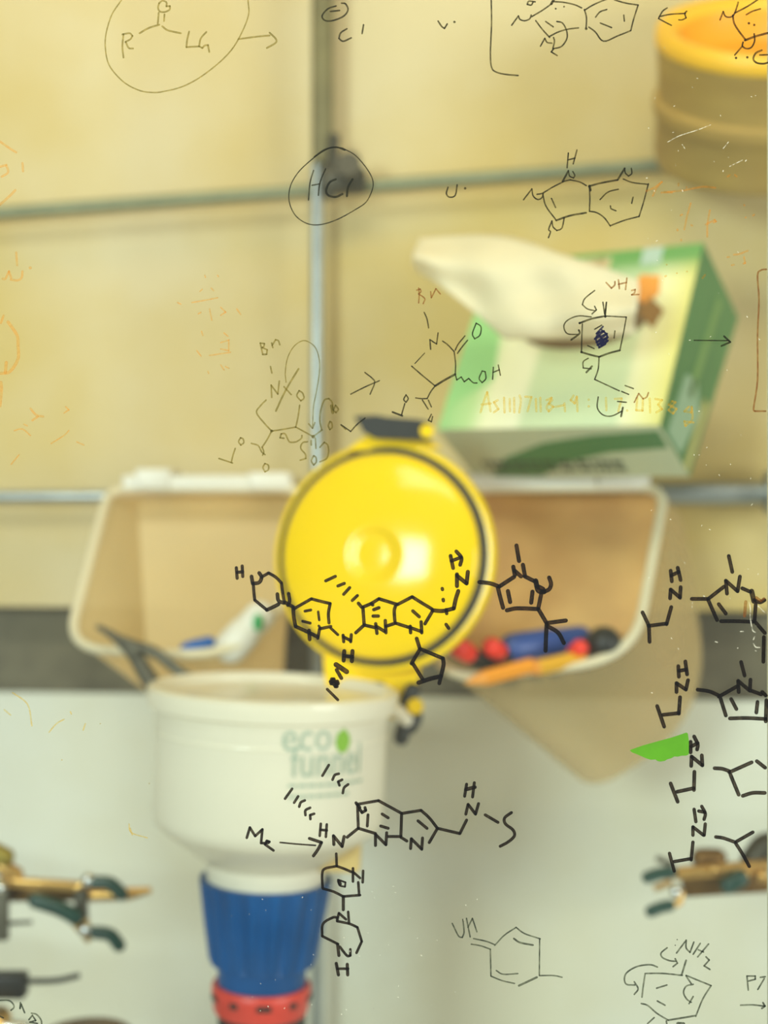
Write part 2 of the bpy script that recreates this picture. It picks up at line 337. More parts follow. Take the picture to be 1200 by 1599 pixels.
# printed name and leaf, wrapped on the tub
def text_mesh(body, size):
    c = bpy.data.curves.new('lettering', 'FONT'); c.body = body; c.size = size; c.space_character = 1.02; c.extrude = 0.00015; c.offset = 0.0
    o = bpy.data.objects.new('lettering', c); COL.objects.link(o); bpy.context.view_layer.update()
    me = bpy.data.meshes.new_from_object(o.evaluated_get(bpy.context.evaluated_depsgraph_get())); bpy.data.objects.remove(o); return me
R0 = 0.0981
def wrap(bm, x0, z0):                        # x along the tub from straight ahead, z up
    for v in bm.verts:
        a = (x0 + v.co.x) / R0; r = R0 + v.co.z + 0.0002; z = z0 + v.co.y
        v.co = Vector((r * math.sin(a), -r * math.cos(a), z))
def print_text(body, size, px0, py, m, name='lettering', width=None):
    me = text_mesh(body, size); bm = bmesh.new(); bm.from_mesh(me)
    if width:
        xs = [v.co.x for v in bm.verts]; s = width / (max(xs) - min(xs))
        for v in bm.verts: v.co.x = (v.co.x - min(xs)) * s
    bmesh.ops.triangulate(bm, faces=bm.faces[:])
    x = (px0 - 427) * S * 0.93; wrap(bm, R0 * math.asin(max(-1, min(1, x / R0))), -(py - 1082) * S * 0.93)
    return link(name, bm, m, fun, smooth=False)
print_text('eco', 0.034, 458, 1146, M['logo'], width=0.0400)
print_text('funnel', 0.035, 472, 1186, M['logo'], width=0.064)
bm = bmesh.new()
for row, n in ((0, 9), (1, 7)):              # two rows of print too small to read
    for k in range(n):
        box(bm, (k * 0.0078 + 0.001, -row * 0.0085, 0), (0.0062, 0.0024, 0.0003))
bmesh.ops.subdivide_edges(bm, edges=bm.edges[:], cuts=1)
wrap(bm, R0 * math.asin((474 - 427) * S * 0.93 / R0), -(1200 - 1082) * S * 0.93); link('small_print', bm, M['logo'], fun, smooth=False)
bm = bmesh.new(); pts = [(0, -0.0095), (0.0052, -0.007), (0.0075, -0.001), (0.0062, 0.005), (0.001, 0.0105), (-0.0055, 0.006), (-0.0068, -0.001), (-0.0048, -0.007)]
solid(bm, [Vector((x, y, 0)) for x, y in pts], Vector((0, 0, 0.0003)))
for v in bm.verts: v.co.z = abs(v.co.z)
wrap(bm, R0 * math.asin((550 - 427) * S * 0.93 / R0), -(1134 - 1082) * S * 0.93); tag(link('leaf_mark', bm, M['leaf'], fun, smooth=False), 'green leaf mark')

# yellow lid, hinged at the rear of the rim and standing open
LY = 1.285; lc = P(599, 869, LY)
lid_n = Vector((-0.33, -1.0, 0.11)).normalized()
zq = lid_n.to_track_quat('Z', 'Y').to_matrix().to_4x4()
LM = fun.matrix_basis.inverted() @ Matrix.Translation(lc) @ zq
prof = [(0.0, -0.008), (0.095, -0.008), (0.1035, -0.006), (0.1055, -0.001), (0.1040, 0.0045), (0.0990, 0.0060), (0.0955, 0.0045), (0.0930, 0.0030), (0.0926, 0.0040), (0.0926, 0.0120), (0.0916, 0.0146), (0.0890, 0.0166),
        (0.0820, 0.0190), (0.0700, 0.0224), (0.0560, 0.0252), (0.0420, 0.0270), (0.0300, 0.0280), (0.0235, 0.0284), (0.0222, 0.0280), (0.0208, 0.0262), (0.0195, 0.0258), (0.012, 0.0264), (0.0, 0.0267)]
bm = bmesh.new(); lathe(bm, prof, 96, LM)
lid = tag(link('lid', bm, M['yellow'], fun), 'round bright yellow lid standing open')
bm = bmesh.new(); n_ = 96
lathe(bm, [(0.0944 + 0.0046 * math.cos(2 * math.pi * k / 12), 0.0064 + 0.0046 * math.sin(2 * math.pi * k / 12)) for k in range(12)], n_, LM, closed=True)
tag(link('gasket', bm, M['black'], lid), 'black ring gasket')
FI = fun.matrix_basis.inverted()
def lidpart(name, build, m, label=None, parent=None):
    bm = bmesh.new(); build(bm); bmesh.ops.transform(bm, matrix=FI, verts=bm.verts[:]); o = link(name, bm, m, parent or lid)
    if label: o['label'] = label
    return o
def outline(pts, Y, th): return lambda bm: solid(bm, [P(x, y, Y) for x, y in pts], Vector((0, th, 0)))
lidpart('latch_tab', outline([(585, 672), (660, 672), (676, 690), (690, 700), (540, 704), (556, 692)], LY + 0.004, 0.008), M['yellow'])
lt = lidpart('latch', outline([(553, 650), (588, 648), (602, 651), (655, 655), (674, 660), (672, 690), (650, 686), (585, 684), (566, 672), (563, 664)], LY - 0.012, 0.026), M['blackp'], 'black latch')
lidpart('latch_pin', lambda bm: tube(bm, [P(667, 673, LY - 0.020), P(667, 673, LY)], 0.0062), M['yellow'], 'yellow pin')
lidpart('hinge_strap', outline([(505, 1025), (652, 1025), (658, 1040), (650, 1082), (640, 1098), (634, 1125), (560, 1118), (520, 1100), (508, 1062)], LY - 0.004, 0.010), M['yellow'])
lidpart('strap_slot', lambda bm: box(bm, P(580, 1068, LY - 0.0045), (0.0225, 0.003, 0.0042), bevel=0.001), M['black'], 'dark slot')
lidpart('hinge', lambda bm: (capsule(bm, smooth_line([P(644, 1078, LY - 0.01), P(636, 1098, LY - 0.012), P(648, 1118, LY - 0.014), P(640, 1135, LY - 0.016)], 5), 0.0072), capsule(bm, [P(630, 1138, LY - 0.022), P(627, 1152, LY - 0.022)], 0.0070)), M['blackp'], 'black hinge')
lidpart('hinge_knob', lambda bm: tube(bm, [P(649, 1103, LY - 0.030), P(649, 1103, LY)], 0.0072), M['yellow'], 'yellow knob')
lidpart('hinge_lug', lambda bm: capsule(bm, [P(622, 1112, LY - 0.024), P(634, 1124, LY - 0.024)], 0.0066), M['tub'], parent=fun)

# the bottle the funnel is screwed on
bt = thing('waste_bottle', 'black-necked bottle under the red ring of the funnel', 'bottle', (fx - 0.0095, FY, -0.76))
bm = bmesh.new(); nz = fz - 0.2655 + 0.76
lathe(bm, [(0.0, nz), (0.0362, nz), (0.0372, nz - 0.004), (0.0372, nz - 0.055), (0.034, nz - 0.058), (0.0, nz - 0.058)], 64); link('neck_adaptor', bm, M['blackp'], bt)
bm = bmesh.new(); zt = nz - 0.055
lathe(bm, [(0.0, 0.0), (0.085, 0.0), (0.092, 0.008), (0.092, max(0.05, zt - 0.075)), (0.080, zt - 0.045), (0.038, zt - 0.015), (0.036, zt), (0.0, zt)], 72); link('body', bm, M['tub'], bt)

# ------------------------------------------------------------------ tissue box
A_ = P(1031, 664, BOXD)
U_, V_, W_ = Vector(BU), Vector(BV), Vector(BW)
bx = thing('tissue_box', 'green and white tissue box tilted above the tan bin', 'tissue box', A_ + W_ + U_ * 0.5)
ul, vl, wl = U_.length, V_.length, W_.length
BMX = Matrix.Translation(A_ - bx.location) @ Matrix((U_ / ul, V_ / vl, W_ / wl)).transposed().to_4x4()   # local: u left, v up, w back
def boxmat():
    m = bpy.data.materials.new('box_card'); m.use_nodes = True; nt = m.node_tree; b = nt.nodes['Principled BSDF']; b.inputs['Roughness'].default_value = 0.5
    tc = nt.nodes.new('ShaderNodeTexCoord'); sp = nt.nodes.new('ShaderNodeSeparateXYZ'); nt.links.new(tc.outputs['UV'], sp.inputs[0])
    def mth(op, a, bb=None):
        n = nt.nodes.new('ShaderNodeMath'); n.operation = op
        for i, v in enumerate((a, bb)):
            if v is None: continue
            if isinstance(v, (int, float)): n.inputs[i].default_value = v
            else: nt.links.new(v, n.inputs[i])
        return n.outputs[0]
    u, v = sp.outputs[0], sp.outputs[1]      # u from the right edge leftwards, v upwards; both 0..1
    d1 = mth('ADD', u, mth('MULTIPLY', v, -0.9))                       # a slanting print colour change
    rp = nt.nodes.new('ShaderNodeValToRGB'); nt.links.new(mth('ADD', mth('MULTIPLY', u, 1.0), 0.0), rp.inputs[0]); cr = rp.color_ramp
    cr.elements[0].position = 0.0; cr.elements[0].color = lin((226, 218, 128))
    cr.elements[1].position = 1.0; cr.elements[1].color = lin((150, 200, 130))
    for p, c in ((0.06, (236, 230, 160)), (0.16, (240, 238, 196)), (0.20, (208, 222, 182)), (0.60, (206, 220, 178)), (0.64, (240, 238, 204)), (0.78, (238, 236, 196)), (0.86, (184, 214, 150))):
        e = cr.elements.new(p); e.color = lin(c)
    gr = nt.nodes.new('ShaderNodeValToRGB'); nt.links.new(v, gr.inputs[0]); g = gr.color_ramp
    g.elements[0].position = 0.0; g.elements[0].color = (0, 0, 0, 1); g.elements[1].position = 0.93; g.elements[1].color = (1, 1, 1, 1)
    e = g.elements.new(0.80); e.color = (0, 0, 0, 1); e = g.elements.new(0.87); e.color = (0.45, 0.45, 0.45, 1)
    mx = nt.nodes.new('ShaderNodeMix'); mx.data_type = 'RGBA'; nt.links.new(gr.outputs[0], mx.inputs[0]); nt.links.new(rp.outputs[0], mx.inputs[6]); mx.inputs[7].default_value = lin((104, 160, 84))
    nt.links.new(mx.outputs[2], b.inputs['Base Color']); return m
MB_front = boxmat()
MB_side = mat('box_side_green', (58, 112, 58), 0.45, c2=(74, 126, 66), scale=9)
MB_under = mat('box_underside', (206, 214, 178), 0.5, noise=0.06)
bm = bmesh.new(); cs = {}
for i in (0, 1):
    for j in (0, 1):
        for k in (0, 1): cs[i, j, k] = bm.verts.new((i * ul, j * vl, k * wl * (1.0 + 0.35 * j)))
uvl = bm.loops.layers.uv.new('UVMap')
def face(keys, mi, uv=None):
    f = bm.faces.new([cs[k] for k in keys]); f.material_index = mi
    for l, k in zip(f.loops, keys): l[uvl].uv = (k[0], k[1])
face([(0, 0, 0), (1, 0, 0), (1, 1, 0), (0, 1, 0)], 0)
face([(0, 0, 1), (0, 1, 1), (1, 1, 1), (1, 0, 1)], 1)
face([(0, 0, 0), (0, 1, 0), (0, 1, 1), (0, 0, 1)], 1)
face([(1, 0, 0), (1, 0, 1), (1, 1, 1), (1, 1, 0)], 1)
face([(0, 0, 0), (0, 0, 1), (1, 0, 1), (1, 0, 0)], 2)
face([(0, 1, 0), (1, 1, 0), (1, 1, 1), (0, 1, 1)], 1)
bmesh.ops.transform(bm, matrix=BMX, verts=bm.verts[:])
link('carton', bm, [MB_front, MB_side, MB_under], bx, smooth=False)
def flat(name, pts, m, face_='front', off=0.0006, label=None):     # thin print on a face of the box; pts as fractions
    bm = bmesh.new()
    if face_ == 'front': poly = [Vector((a * ul, b * vl, -off)) for a, b in pts]; d = Vector((0, 0, off * 0.8))
    elif face_ == 'side': poly = [Vector((-off, b * vl, a * wl * (1 + 0.35 * b))) for a, b in pts]; d = Vector((off * 0.8, 0, 0))
    else: poly = [Vector((a * ul, -off, b * wl)) for a, b in pts]; d = Vector((0, off * 0.8, 0))
    solid(bm, poly, d); bmesh.ops.transform(bm, matrix=BMX, verts=bm.verts[:]); o = link(name, bm, m, bx, smooth=False)
    if label: o['label'] = label
    return o
flat('white_panel', [(0.40, 0.86), (0.78, 0.86), (0.78, 0.965), (0.40, 0.965)], mat('print_cream', (226, 214, 168), 0.5, c2=(168, 140, 96), scale=70), label='cream print panel')
flat('green_corner', [(0.80, 0.28), (1.0, 0.12), (1.0, 0.70), (0.86, 0.70)], mat('print_pale_green', (150, 204, 132), 0.5), label='pale green corner print')
flat('silver_stripe', [(0.17, 0.90), (0.26, 0.90), (0.26, 0.998), (0.17, 0.998)], mat('print_silver', (178, 200, 186), 0.4))
flat('side_stripe', [(0.42, 0.30), (0.55, 0.30), (0.62, 0.92), (0.50, 0.92)], mat('print_moss', (112, 148, 78), 0.5), 'side', label='lighter moss green stripe')
flat('side_emblem', [(0.20, 0.02), (0.62, 0.02), (0.80, 0.30), (0.55, 0.42), (0.28, 0.36)], mat('print_grey_green', (142, 172, 140), 0.4), 'side', label='grey green emblem')
flat('side_bar', [(0.78, 0.0), (0.92, 0.0), (0.94, 0.40), (0.80, 0.40)], mat('print_straw', (176, 170, 100), 0.5), 'side')
sw = [(0.02, 0.10), (0.30, 0.16), (0.55, 0.30), (0.78, 0.60), (0.90, 0.98), (0.66, 0.98), (0.52, 0.70), (0.28, 0.50), (0.02, 0.42)]
flat('green_swoosh', sw, mat('print_swoosh', (84, 136, 82), 0.5), 'under', label='green curved print')
bm = bmesh.new(); random.seed(3)
x = 0.26
while x < 0.90:
    wd = random.uniform(0.014, 0.034)
    for row in (0.66, 0.80):
        box(bm, (x * ul, -0.0008, (row + 0.03) * wl), (wd * ul * 0.8, 0.0006, 0.08 * wl))
    x += wd * 1.25
bmesh.ops.transform(bm, matrix=BMX, verts=bm.verts[:]); link('small_print', bm, mat('print_dark', (70, 76, 56), 0.6), bx, smooth=False)
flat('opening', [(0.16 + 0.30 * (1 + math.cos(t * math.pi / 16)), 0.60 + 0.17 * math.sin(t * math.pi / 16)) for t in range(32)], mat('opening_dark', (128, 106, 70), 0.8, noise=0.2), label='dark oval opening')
flat('orange_flap', [(0.15, 0.82), (0.24, 0.84), (0.28, 0.74), (0.19, 0.66), (0.14, 0.72)], M['orangestick'], off=0.0012, label='orange flap at the opening')
flat('brown_flap', [(0.10, 0.62), (0.17, 0.70), (0.21, 0.62), (0.13, 0.52)], mat('brown_card', (150, 110, 50), 0.7), off=0.0018, label='brown torn flap at the opening')
# tissue plume pulled out of the opening: a folded, curling sheet
bm = bmesh.new(); nu, nv = 36, 20; grid = []
for i in range(nu + 1):
    s = i / nu; row = []
    for j in range(nv + 1):
        t = j / nv
        topy = 372 + 6 * s + 95 * max(0, s - 0.35) ** 1.5 * 1.2 - 8 * math.sin(math.pi * min(1, s * 1.6))
        boty = 425 + 105 * min(1, (s / 0.38)) ** 1.2 - 12 * max(0, s - 0.8) * 4
        x_ = 655 + 340 * s - 12 * math.sin(math.pi * t) * (1 - s) + 8 * math.sin(5 * t + 7 * s) * 0.4
        y_ = topy + (boty - topy) * t
        dep = BOXD + 0.075 - 0.10 * s - 0.020 * math.sin(math.pi * t) - 0.022 * t * (1 - 0.3 * s) + 0.006 * math.sin(9 * t + 6 * s) + 0.004 * math.sin(17 * s - 4 * t)
        row.append(bm.verts.new(P(x_, y_, dep) - bx.location))
    grid.append(row)
for i in range(nu):
    for j in range(nv): bm.faces.new((grid[i][j], grid[i + 1][j], grid[i + 1][j + 1], grid[i][j + 1]))
o = link('tissue', bm, M['tissue'], bx); o['label'] = 'crumpled white tissue pulled out'
sm = o.modifiers.new('ply', 'SOLIDIFY'); sm.thickness = 0.0008

# ------------------------------------------------------------------ tape roll hooked over the upper rod
rt = P(1198, 50, 1.425)
rl_ = thing('tape_roll', 'big amber tape roll hanging on the upper rod', 'tape roll', rt, (math.radians(35), math.radians(-3), 0))
R = 0.1085
bm = bmesh.new()
lathe(bm, [(R, -0.010), (R * 0.985, -0.022), (R * 0.955, -0.055), (R * 0.945, -0.062), (R * 0.99, -0.066), (R * 1.0, -0.074), (R * 0.975, -0.082), (R * 0.95, -0.086), (R * 0.955, -0.120), (R * 0.93, -0.132), (0.0, -0.132)], 96)
tag(link('side_wrap', bm, M['rollside'], rl_), 'dull tan wrapped side')
bm = bmesh.new()
lathe(bm, [(R * 0.99, -0.012), (R * 1.015, -0.008), (R * 1.01, 0.003), (R * 0.97, 0.008), (R * 0.86, 0.006), (R * 0.80, -0.002)], 96)
tag(link('rim', bm, M['rolltop'], rl_), 'bright yellow orange rim')
bm = bmesh.new(); lathe(bm, [(R * 0.80, -0.002), (R * 0.76, -0.018), (R * 0.66, -0.030), (0.0, -0.036)], 96)
tag(link('hollow', bm, M['rollin'], rl_), 'deep orange hollow')

# ------------------------------------------------------------------ three-finger clamps
def clamp(label, loc, arm_pts, arm_r, parts):
    t = thing('finger_clamp', label, 'clamp', loc); inv = Matrix.Translation(-t.location)
    for nm, kind, pts, r, m in parts:
        bm = bmesh.new()
        if kind == 'cap': capsule(bm, smooth_line([P(*p) for p in pts], 5), r)
        elif kind == 'tube': tube(bm, [P(*p) for p in pts], r)
        elif kind == 'ball': sphere(bm, P(*pts), r)
        elif kind == 'box':
            a, b = P(*pts[0]), P(*pts[1]); d = (b - a); u, v = frame(d)
            rot = Matrix((d.normalized(), u, v)).transposed()
            box(bm, (a + b) / 2, (d.length, r[0], r[1]), rot=rot, bevel=min(r) * 0.2)
        bmesh.ops.transform(bm, matrix=inv, verts=bm.verts[:]); link(nm, bm, m, t)
    bm = bmesh.new(); tube(bm, arm_pts, arm_r); bmesh.ops.transform(bm, matrix=inv, verts=bm.verts[:]); link('arm', bm, M['brass'], t)
    bm = bmesh.new(); box(bm, arm_pts[-1], (0.034, 0.044, 0.034), bevel=0.006); bmesh.ops.transform(bm, matrix=inv, verts=bm.verts[:]); link('boss_head', bm, M['darkm'], t)
Y1 = 1.30
la = on_wall(-0.66, -0.345, 0.050)
clamp('brass clamp with blue-green tips beside the lower left rod, pointing at the funnel', P(0, 1395, Y1),
      [P(8, 1396, Y1 + 0.01), P(-60, 1398, Y1 + 0.03), la], 0.0065,
      [('jaw_bar', 'box', [(0, 1376, Y1 - 0.008), (122, 1384, Y1 - 0.008)], (0.012, 0.0085), M['brass']),
       ('jaw_bar', 'box', [(0, 1396, Y1 + 0.004), (122, 1394, Y1 + 0.004)], (0.012, 0.013), M['brown']),
       ('wing_nut', 'cap', [(-8, 1330, Y1 - 0.01), (8, 1338, Y1 - 0.01)], 0.0085, mat('olive_brass', (170, 150, 60), 0.45, metal=0.5, noise=0.2)),
       ('wing_nut', 'cap', [(2, 1352, Y1 - 0.006), (24, 1366, Y1 - 0.006)], 0.0075, M['brass']),
       ('screw_head', 'ball', (-2, 1386, Y1 - 0.03), 0.0075, M['chrome']),
       ('back_plate', 'box', [(3, 1388, Y1 - 0.012), (3, 1468, Y1 - 0.012)], (0.010, 0.012), M['gun']),
       ('cross_plate', 'box', [(126, 1378, Y1 - 0.004), (128, 1440, Y1 - 0.004)], (0.012, 0.011), M['gun']),
       ('lower_wire', 'tube', [(10, 1442, Y1), (50, 1440, Y1)], 0.002, M['gun']),
       ('finger', 'tube', [(118, 1386, Y1 - 0.012), (140, 1376, Y1 - 0.012)], 0.0045, M['brass']),
       ('finger', 'tube', [(130, 1436, Y1 - 0.012), (138, 1456, Y1 - 0.012)], 0.0045, M['brass']),
       ('finger', 'tube', [(108, 1432, Y1 - 0.010), (140, 1470, Y1 - 0.010)], 0.0030, M['brass']),
       ('ferrule', 'ball', (138, 1375, Y1 - 0.018), 0.0068, M['chrome']),
       ('ferrule', 'ball', (134, 1452, Y1 - 0.018), 0.0066, M['chrome']),
       ('finger_tip', 'cap', [(146, 1378, Y1 - 0.018), (172, 1380, Y1 - 0.018), (190, 1396, Y1 - 0.018)], 0.0062, M['vinyl']),
       ('finger_tip', 'cap', [(56, 1406, Y1 - 0.022), (92, 1418, Y1 - 0.022), (118, 1432, Y1 - 0.022)], 0.0072, M['vinyl']),
       ('finger_tip', 'cap', [(150, 1456, Y1 - 0.018), (172, 1460, Y1 - 0.018), (186, 1476, Y1 - 0.018)], 0.0060, M['vinyl']),
       ('point', 'tube', [(128, 1398, Y1 + 0.006), (200, 1396, Y1 + 0.006), (236, 1390, Y1 + 0.006)], [0.006, 0.0062, 0.0030], M['brass'])])
ra = on_wall(0.66, -0.345, 0.050)
clamp('brown brass clamp with dark green tips at the right, under the isopropyl sketches', P(1196, 1375, Y1),
      [P(1190, 1378, Y1 + 0.01), P(1262, 1380, Y1 + 0.03), ra], 0.0065,
      [('jaw_bar', 'tube', [(1058, 1364, Y1 - 0.014), (1200, 1352, Y1 - 0.014)], 0.0062, M['brass']),
       ('jaw_plate', 'box', [(1066, 1384, Y1 - 0.002), (1200, 1376, Y1 - 0.002)], (0.014, 0.018), M['brown']),
       ('wing_nut', 'cap', [(1096, 1340, Y1), (1120, 1340, Y1)], 0.0092, M['brown']),
       ('swivel', 'cap', [(1178, 1344, Y1 + 0.004), (1196, 1322, Y1 + 0.004), (1216, 1322, Y1 + 0.004)], 0.0125, M['darkm']),
       ('screw_head', 'ball', (1115, 1357, Y1 - 0.022), 0.0048, M['brass']),
       ('screw_head', 'ball', (1165, 1366, Y1 - 0.022), 0.0048, M['brass']),
       ('screw_head', 'ball', (1190, 1368, Y1 - 0.022), 0.0056, M['brass']),
       ('ferrule', 'ball', (1056, 1392, Y1 - 0.018), 0.0056, M['chrome']),
       ('finger', 'tube', [(1062, 1366, Y1 - 0.010), (1048, 1364, Y1 - 0.014)], 0.0042, M['brass']),
       ('finger', 'tube', [(1064, 1392, Y1 - 0.012), (1062, 1408, Y1 - 0.014), (1048, 1416, Y1 - 0.016)], 0.0035, M['brass']),
       ('finger', 'tube', [(1050, 1376, Y1 + 0.010), (1022, 1388, Y1 + 0.010)], 0.0030, M['brass']),
       ('finger', 'tube', [(1050, 1350, Y1 + 0.012), (1026, 1340, Y1 + 0.012)], 0.0030, M['gun']),
       ('finger_tip', 'cap', [(1012, 1370, Y1 - 0.016), (1030, 1364, Y1 - 0.016), (1048, 1362, Y1 - 0.016)], 0.0056, M['vinyl']),
       ('finger_tip', 'cap', [(1017, 1423, Y1 - 0.018), (1032, 1417, Y1 - 0.018), (1046, 1414, Y1 - 0.018)], 0.0054, M['vinyl']),
       ('finger_tip', 'cap', [(1138, 1382, Y1 - 0.026), (1156, 1372, Y1 - 0.026)], 0.0080, M['vinyl'])])
# dark holder with a bent rod, lower left
hd = thing('rod_holder', 'dark block with a thin bent rod, below the left brass clamp', 'holder', P(0, 1538, 1.27)); inv = Matrix.Translation(-hd.location)
bm = bmesh.new(); a, b = P(-30, 1538, 1.27), P(42, 1537, 1.27); box(bm, (a + b) / 2, ((b - a).length, 0.020, 0.0215), bevel=0.003); bmesh.ops.transform(bm, matrix=inv, verts=bm.verts[:]); link('block', bm, M['blackp'], hd)
bm = bmesh.new(); tube(bm, smooth_line([P(40, 1532, 1.27), (P(70, 1532, 1.27)), P(95, 1530, 1.27), P(124, 1523, 1.27)], 5), 0.0026); bmesh.ops.transform(bm, matrix=inv, verts=bm.verts[:]); link('bent_rod', bm, M['blackp'], hd)
bm = bmesh.new(); tube(bm, [P(-20, 1538, 1.275), P(-80, 1540, 1.32), on_wall(-0.66, -0.44, 0.050)], 0.006); bmesh.ops.transform(bm, matrix=inv, verts=bm.verts[:]); link('arm', bm, M['gun'], hd)
bm = bmesh.new(); box(bm, on_wall(-0.66, -0.44, 0.05), (0.034, 0.044, 0.034), bevel=0.006); bmesh.ops.transform(bm, matrix=inv, verts=bm.verts[:]); link('boss_head', bm, M['darkm'], hd)
# brown-topped jar and a brass fitting peeping in at the bottom edge
jx, jy, jt = -0.259, 1.24, -(1612 - 799.5) / F * 1.24
jar = thing('brown_jar', 'brown-lidded jar showing at the bottom edge, below the dark rod', 'jar', (jx, jy, -0.76))
h = jt + 0.76
bm = bmesh.new(); lathe(bm, [(0, h - 0.03), (0.040, h - 0.03), (0.0415, h - 0.026), (0.041, h - 0.003), (0.038, h), (0, h)], 56); link('lid', bm, M['brown'], jar)
bm = bmesh.new(); lathe(bm, [(0, 0), (0.045, 0), (0.048, 0.006), (0.048, h - 0.06), (0.040, h - 0.045), (0.038, h - 0.028), (0, h - 0.028)], 56); link('body', bm, mat('amber_glass_body', (110, 70, 24), 0.25, noise=0.1), jar)
ft = thing('brass_fitting', 'pale brass fitting at the bottom left corner', 'fitting', (-0.345, 1.25, -0.76))
h = -(1578 - 799.5) / F * 1.25 + 0.76
bm = bmesh.new(); lathe(bm, [(0, 0), (0.020, 0), (0.020, 0.010), (0.010, 0.014), (0.010, h - 0.08), (0.017, h - 0.074), (0.017, h - 0.004), (0.014, h), (0, h)], 32); link('stem', bm, M['brass'], ft)
bm = bmesh.new(); capsule(bm, [Vector((0.006, -0.005, h - 0.012)), Vector((0.030, -0.005, h - 0.014))], 0.0062); link('side_nozzle', bm, M['chrome'], ft)

# ------------------------------------------------------------------ the glass sash with its marker drawings
GY = 0.75
def glassmat():
    m = bpy.data.materials.new('clear_glass'); m.use_nodes = True; nt = m.node_tree
    for n in list(nt.nodes): nt.nodes.remove(n)
    out = nt.nodes.new('ShaderNodeOutputMaterial')
    tr = nt.nodes.new('ShaderNodeBsdfTransparent'); tr.inputs[0].default_value = (0.985, 0.995, 0.985, 1)
    gl = nt.nodes.new('ShaderNodeBsdfGlossy'); gl.inputs['Roughness'].default_value = 0.0; gl.inputs[0].default_value = (1, 1, 1, 1)
    fr = nt.nodes.new('ShaderNodeFresnel'); fr.inputs[0].default_value = 1.32
    mx = nt.nodes.new('ShaderNodeMixShader'); nt.links.new(fr.outputs[0], mx.inputs[0]); nt.links.new(tr.outputs[0], mx.inputs[1]); nt.links.new(gl.outputs[0], mx.inputs[2])
    df = nt.nodes.new('ShaderNodeBsdfDiffuse'); df.inputs[0].default_value = (0.95, 0.92, 0.80, 1)     # a film of dust, also painting in a faint haze of reflected light
    tc = nt.nodes.new('ShaderNodeTexCoord'); nz = nt.nodes.new('ShaderNodeTexNoise'); nz.inputs['Scale'].default_value = 7; nz.inputs['Detail'].default_value = 6
    nt.links.new(tc.outputs['Object'], nz.inputs['Vector'])
    mr = nt.nodes.new('ShaderNodeMapRange'); mr.inputs[1].default_value = 0.35; mr.inputs[2].default_value = 0.75; mr.inputs[3].default_value = 0.002; mr.inputs[4].default_value = 0.016
    nt.links.new(nz.outputs[0], mr.inputs[0])
    m2 = nt.nodes.new('ShaderNodeMixShader'); nt.links.new(mr.outputs[0], m2.inputs[0]); nt.links.new(mx.outputs[0], m2.inputs[1]); nt.links.new(df.outputs[0], m2.inputs[2])
    nt.links.new(m2.outputs[0], out.inputs[0]); return m
sash = thing('glass_sash', 'clear glass sash pane covered with marker pen drawings of molecules', 'glass sash', (0, GY, -0.62))
GX1 = (1197 - 600) / F * 0.764
bm = bmesh.new(); box(bm, ((GX1 - 0.45) / 2 + 0.004, 0.0025, 0.62 - 0.02), (GX1 + 0.45, 0.005, 1.16))
link('glass_pane', bm, glassmat(), sash, smooth=False)
bm = bmesh.new(); box(bm, (GX1 + 0.012, 0.004, 0.60), (0.024, 0.020, 1.20), bevel=0.002); tag(link('side_rail', bm, mat('sash_rail', (206, 206, 190), 0.4, metal=0.2), sash), 'pale metal side rail')
bm = bmesh.new(); box(bm, (-0.455, 0.004, 0.60), (0.03, 0.020, 1.20), bevel=0.002); link('side_rail', bm, M['steel'], sash)

def ink(name, c, c2, a_edge, a_mid, nscale=260, lo=0.75):
    m = bpy.data.materials.new(name); m.use_nodes = True; nt = m.node_tree; b = nt.nodes['Principled BSDF']; out = nt.nodes['Material Output']
    b.inputs['Base Color'].default_value = lin(c); b.inputs['Roughness'].default_value = 0.6; b.inputs['Specular IOR Level'].default_value = 0.2
    at = nt.nodes.new('ShaderNodeAttribute'); at.attribute_name = 'edge'
    tr = nt.nodes.new('ShaderNodeBsdfTransparent'); tr.inputs[0].default_value = lin(c2)
    mr = nt.nodes.new('ShaderNodeMapRange'); mr.inputs[3].default_value = a_mid; mr.inputs[4].default_value = a_edge; nt.links.new(at.outputs['Fac'], mr.inputs[0])
    tc = nt.nodes.new('ShaderNodeTexCoord'); nz = nt.nodes.new('ShaderNodeTexNoise'); nz.inputs['Scale'].default_value = nscale; nt.links.new(tc.outputs['Object'], nz.inputs['Vector'])
    m2 = nt.nodes.new('ShaderNodeMapRange'); m2.inputs[1].default_value = 0.35; m2.inputs[2].default_value = 0.6; m2.inputs[3].default_value = lo; m2.inputs[4].default_value = 1.0; nt.links.new(nz.outputs[0], m2.inputs[0])
    mu = nt.nodes.new('ShaderNodeMath'); mu.operation = 'MULTIPLY'; nt.links.new(mr.outputs[0], mu.inputs[0]); nt.links.new(m2.outputs[0], mu.inputs[1])
    mx = nt.nodes.new('ShaderNodeMixShader'); nt.links.new(mu.outputs[0], mx.inputs[0]); nt.links.new(tr.outputs[0], mx.inputs[1]); nt.links.new(b.outputs[0], mx.inputs[2]); nt.links.new(mx.outputs[0], out.inputs[0])
    return m
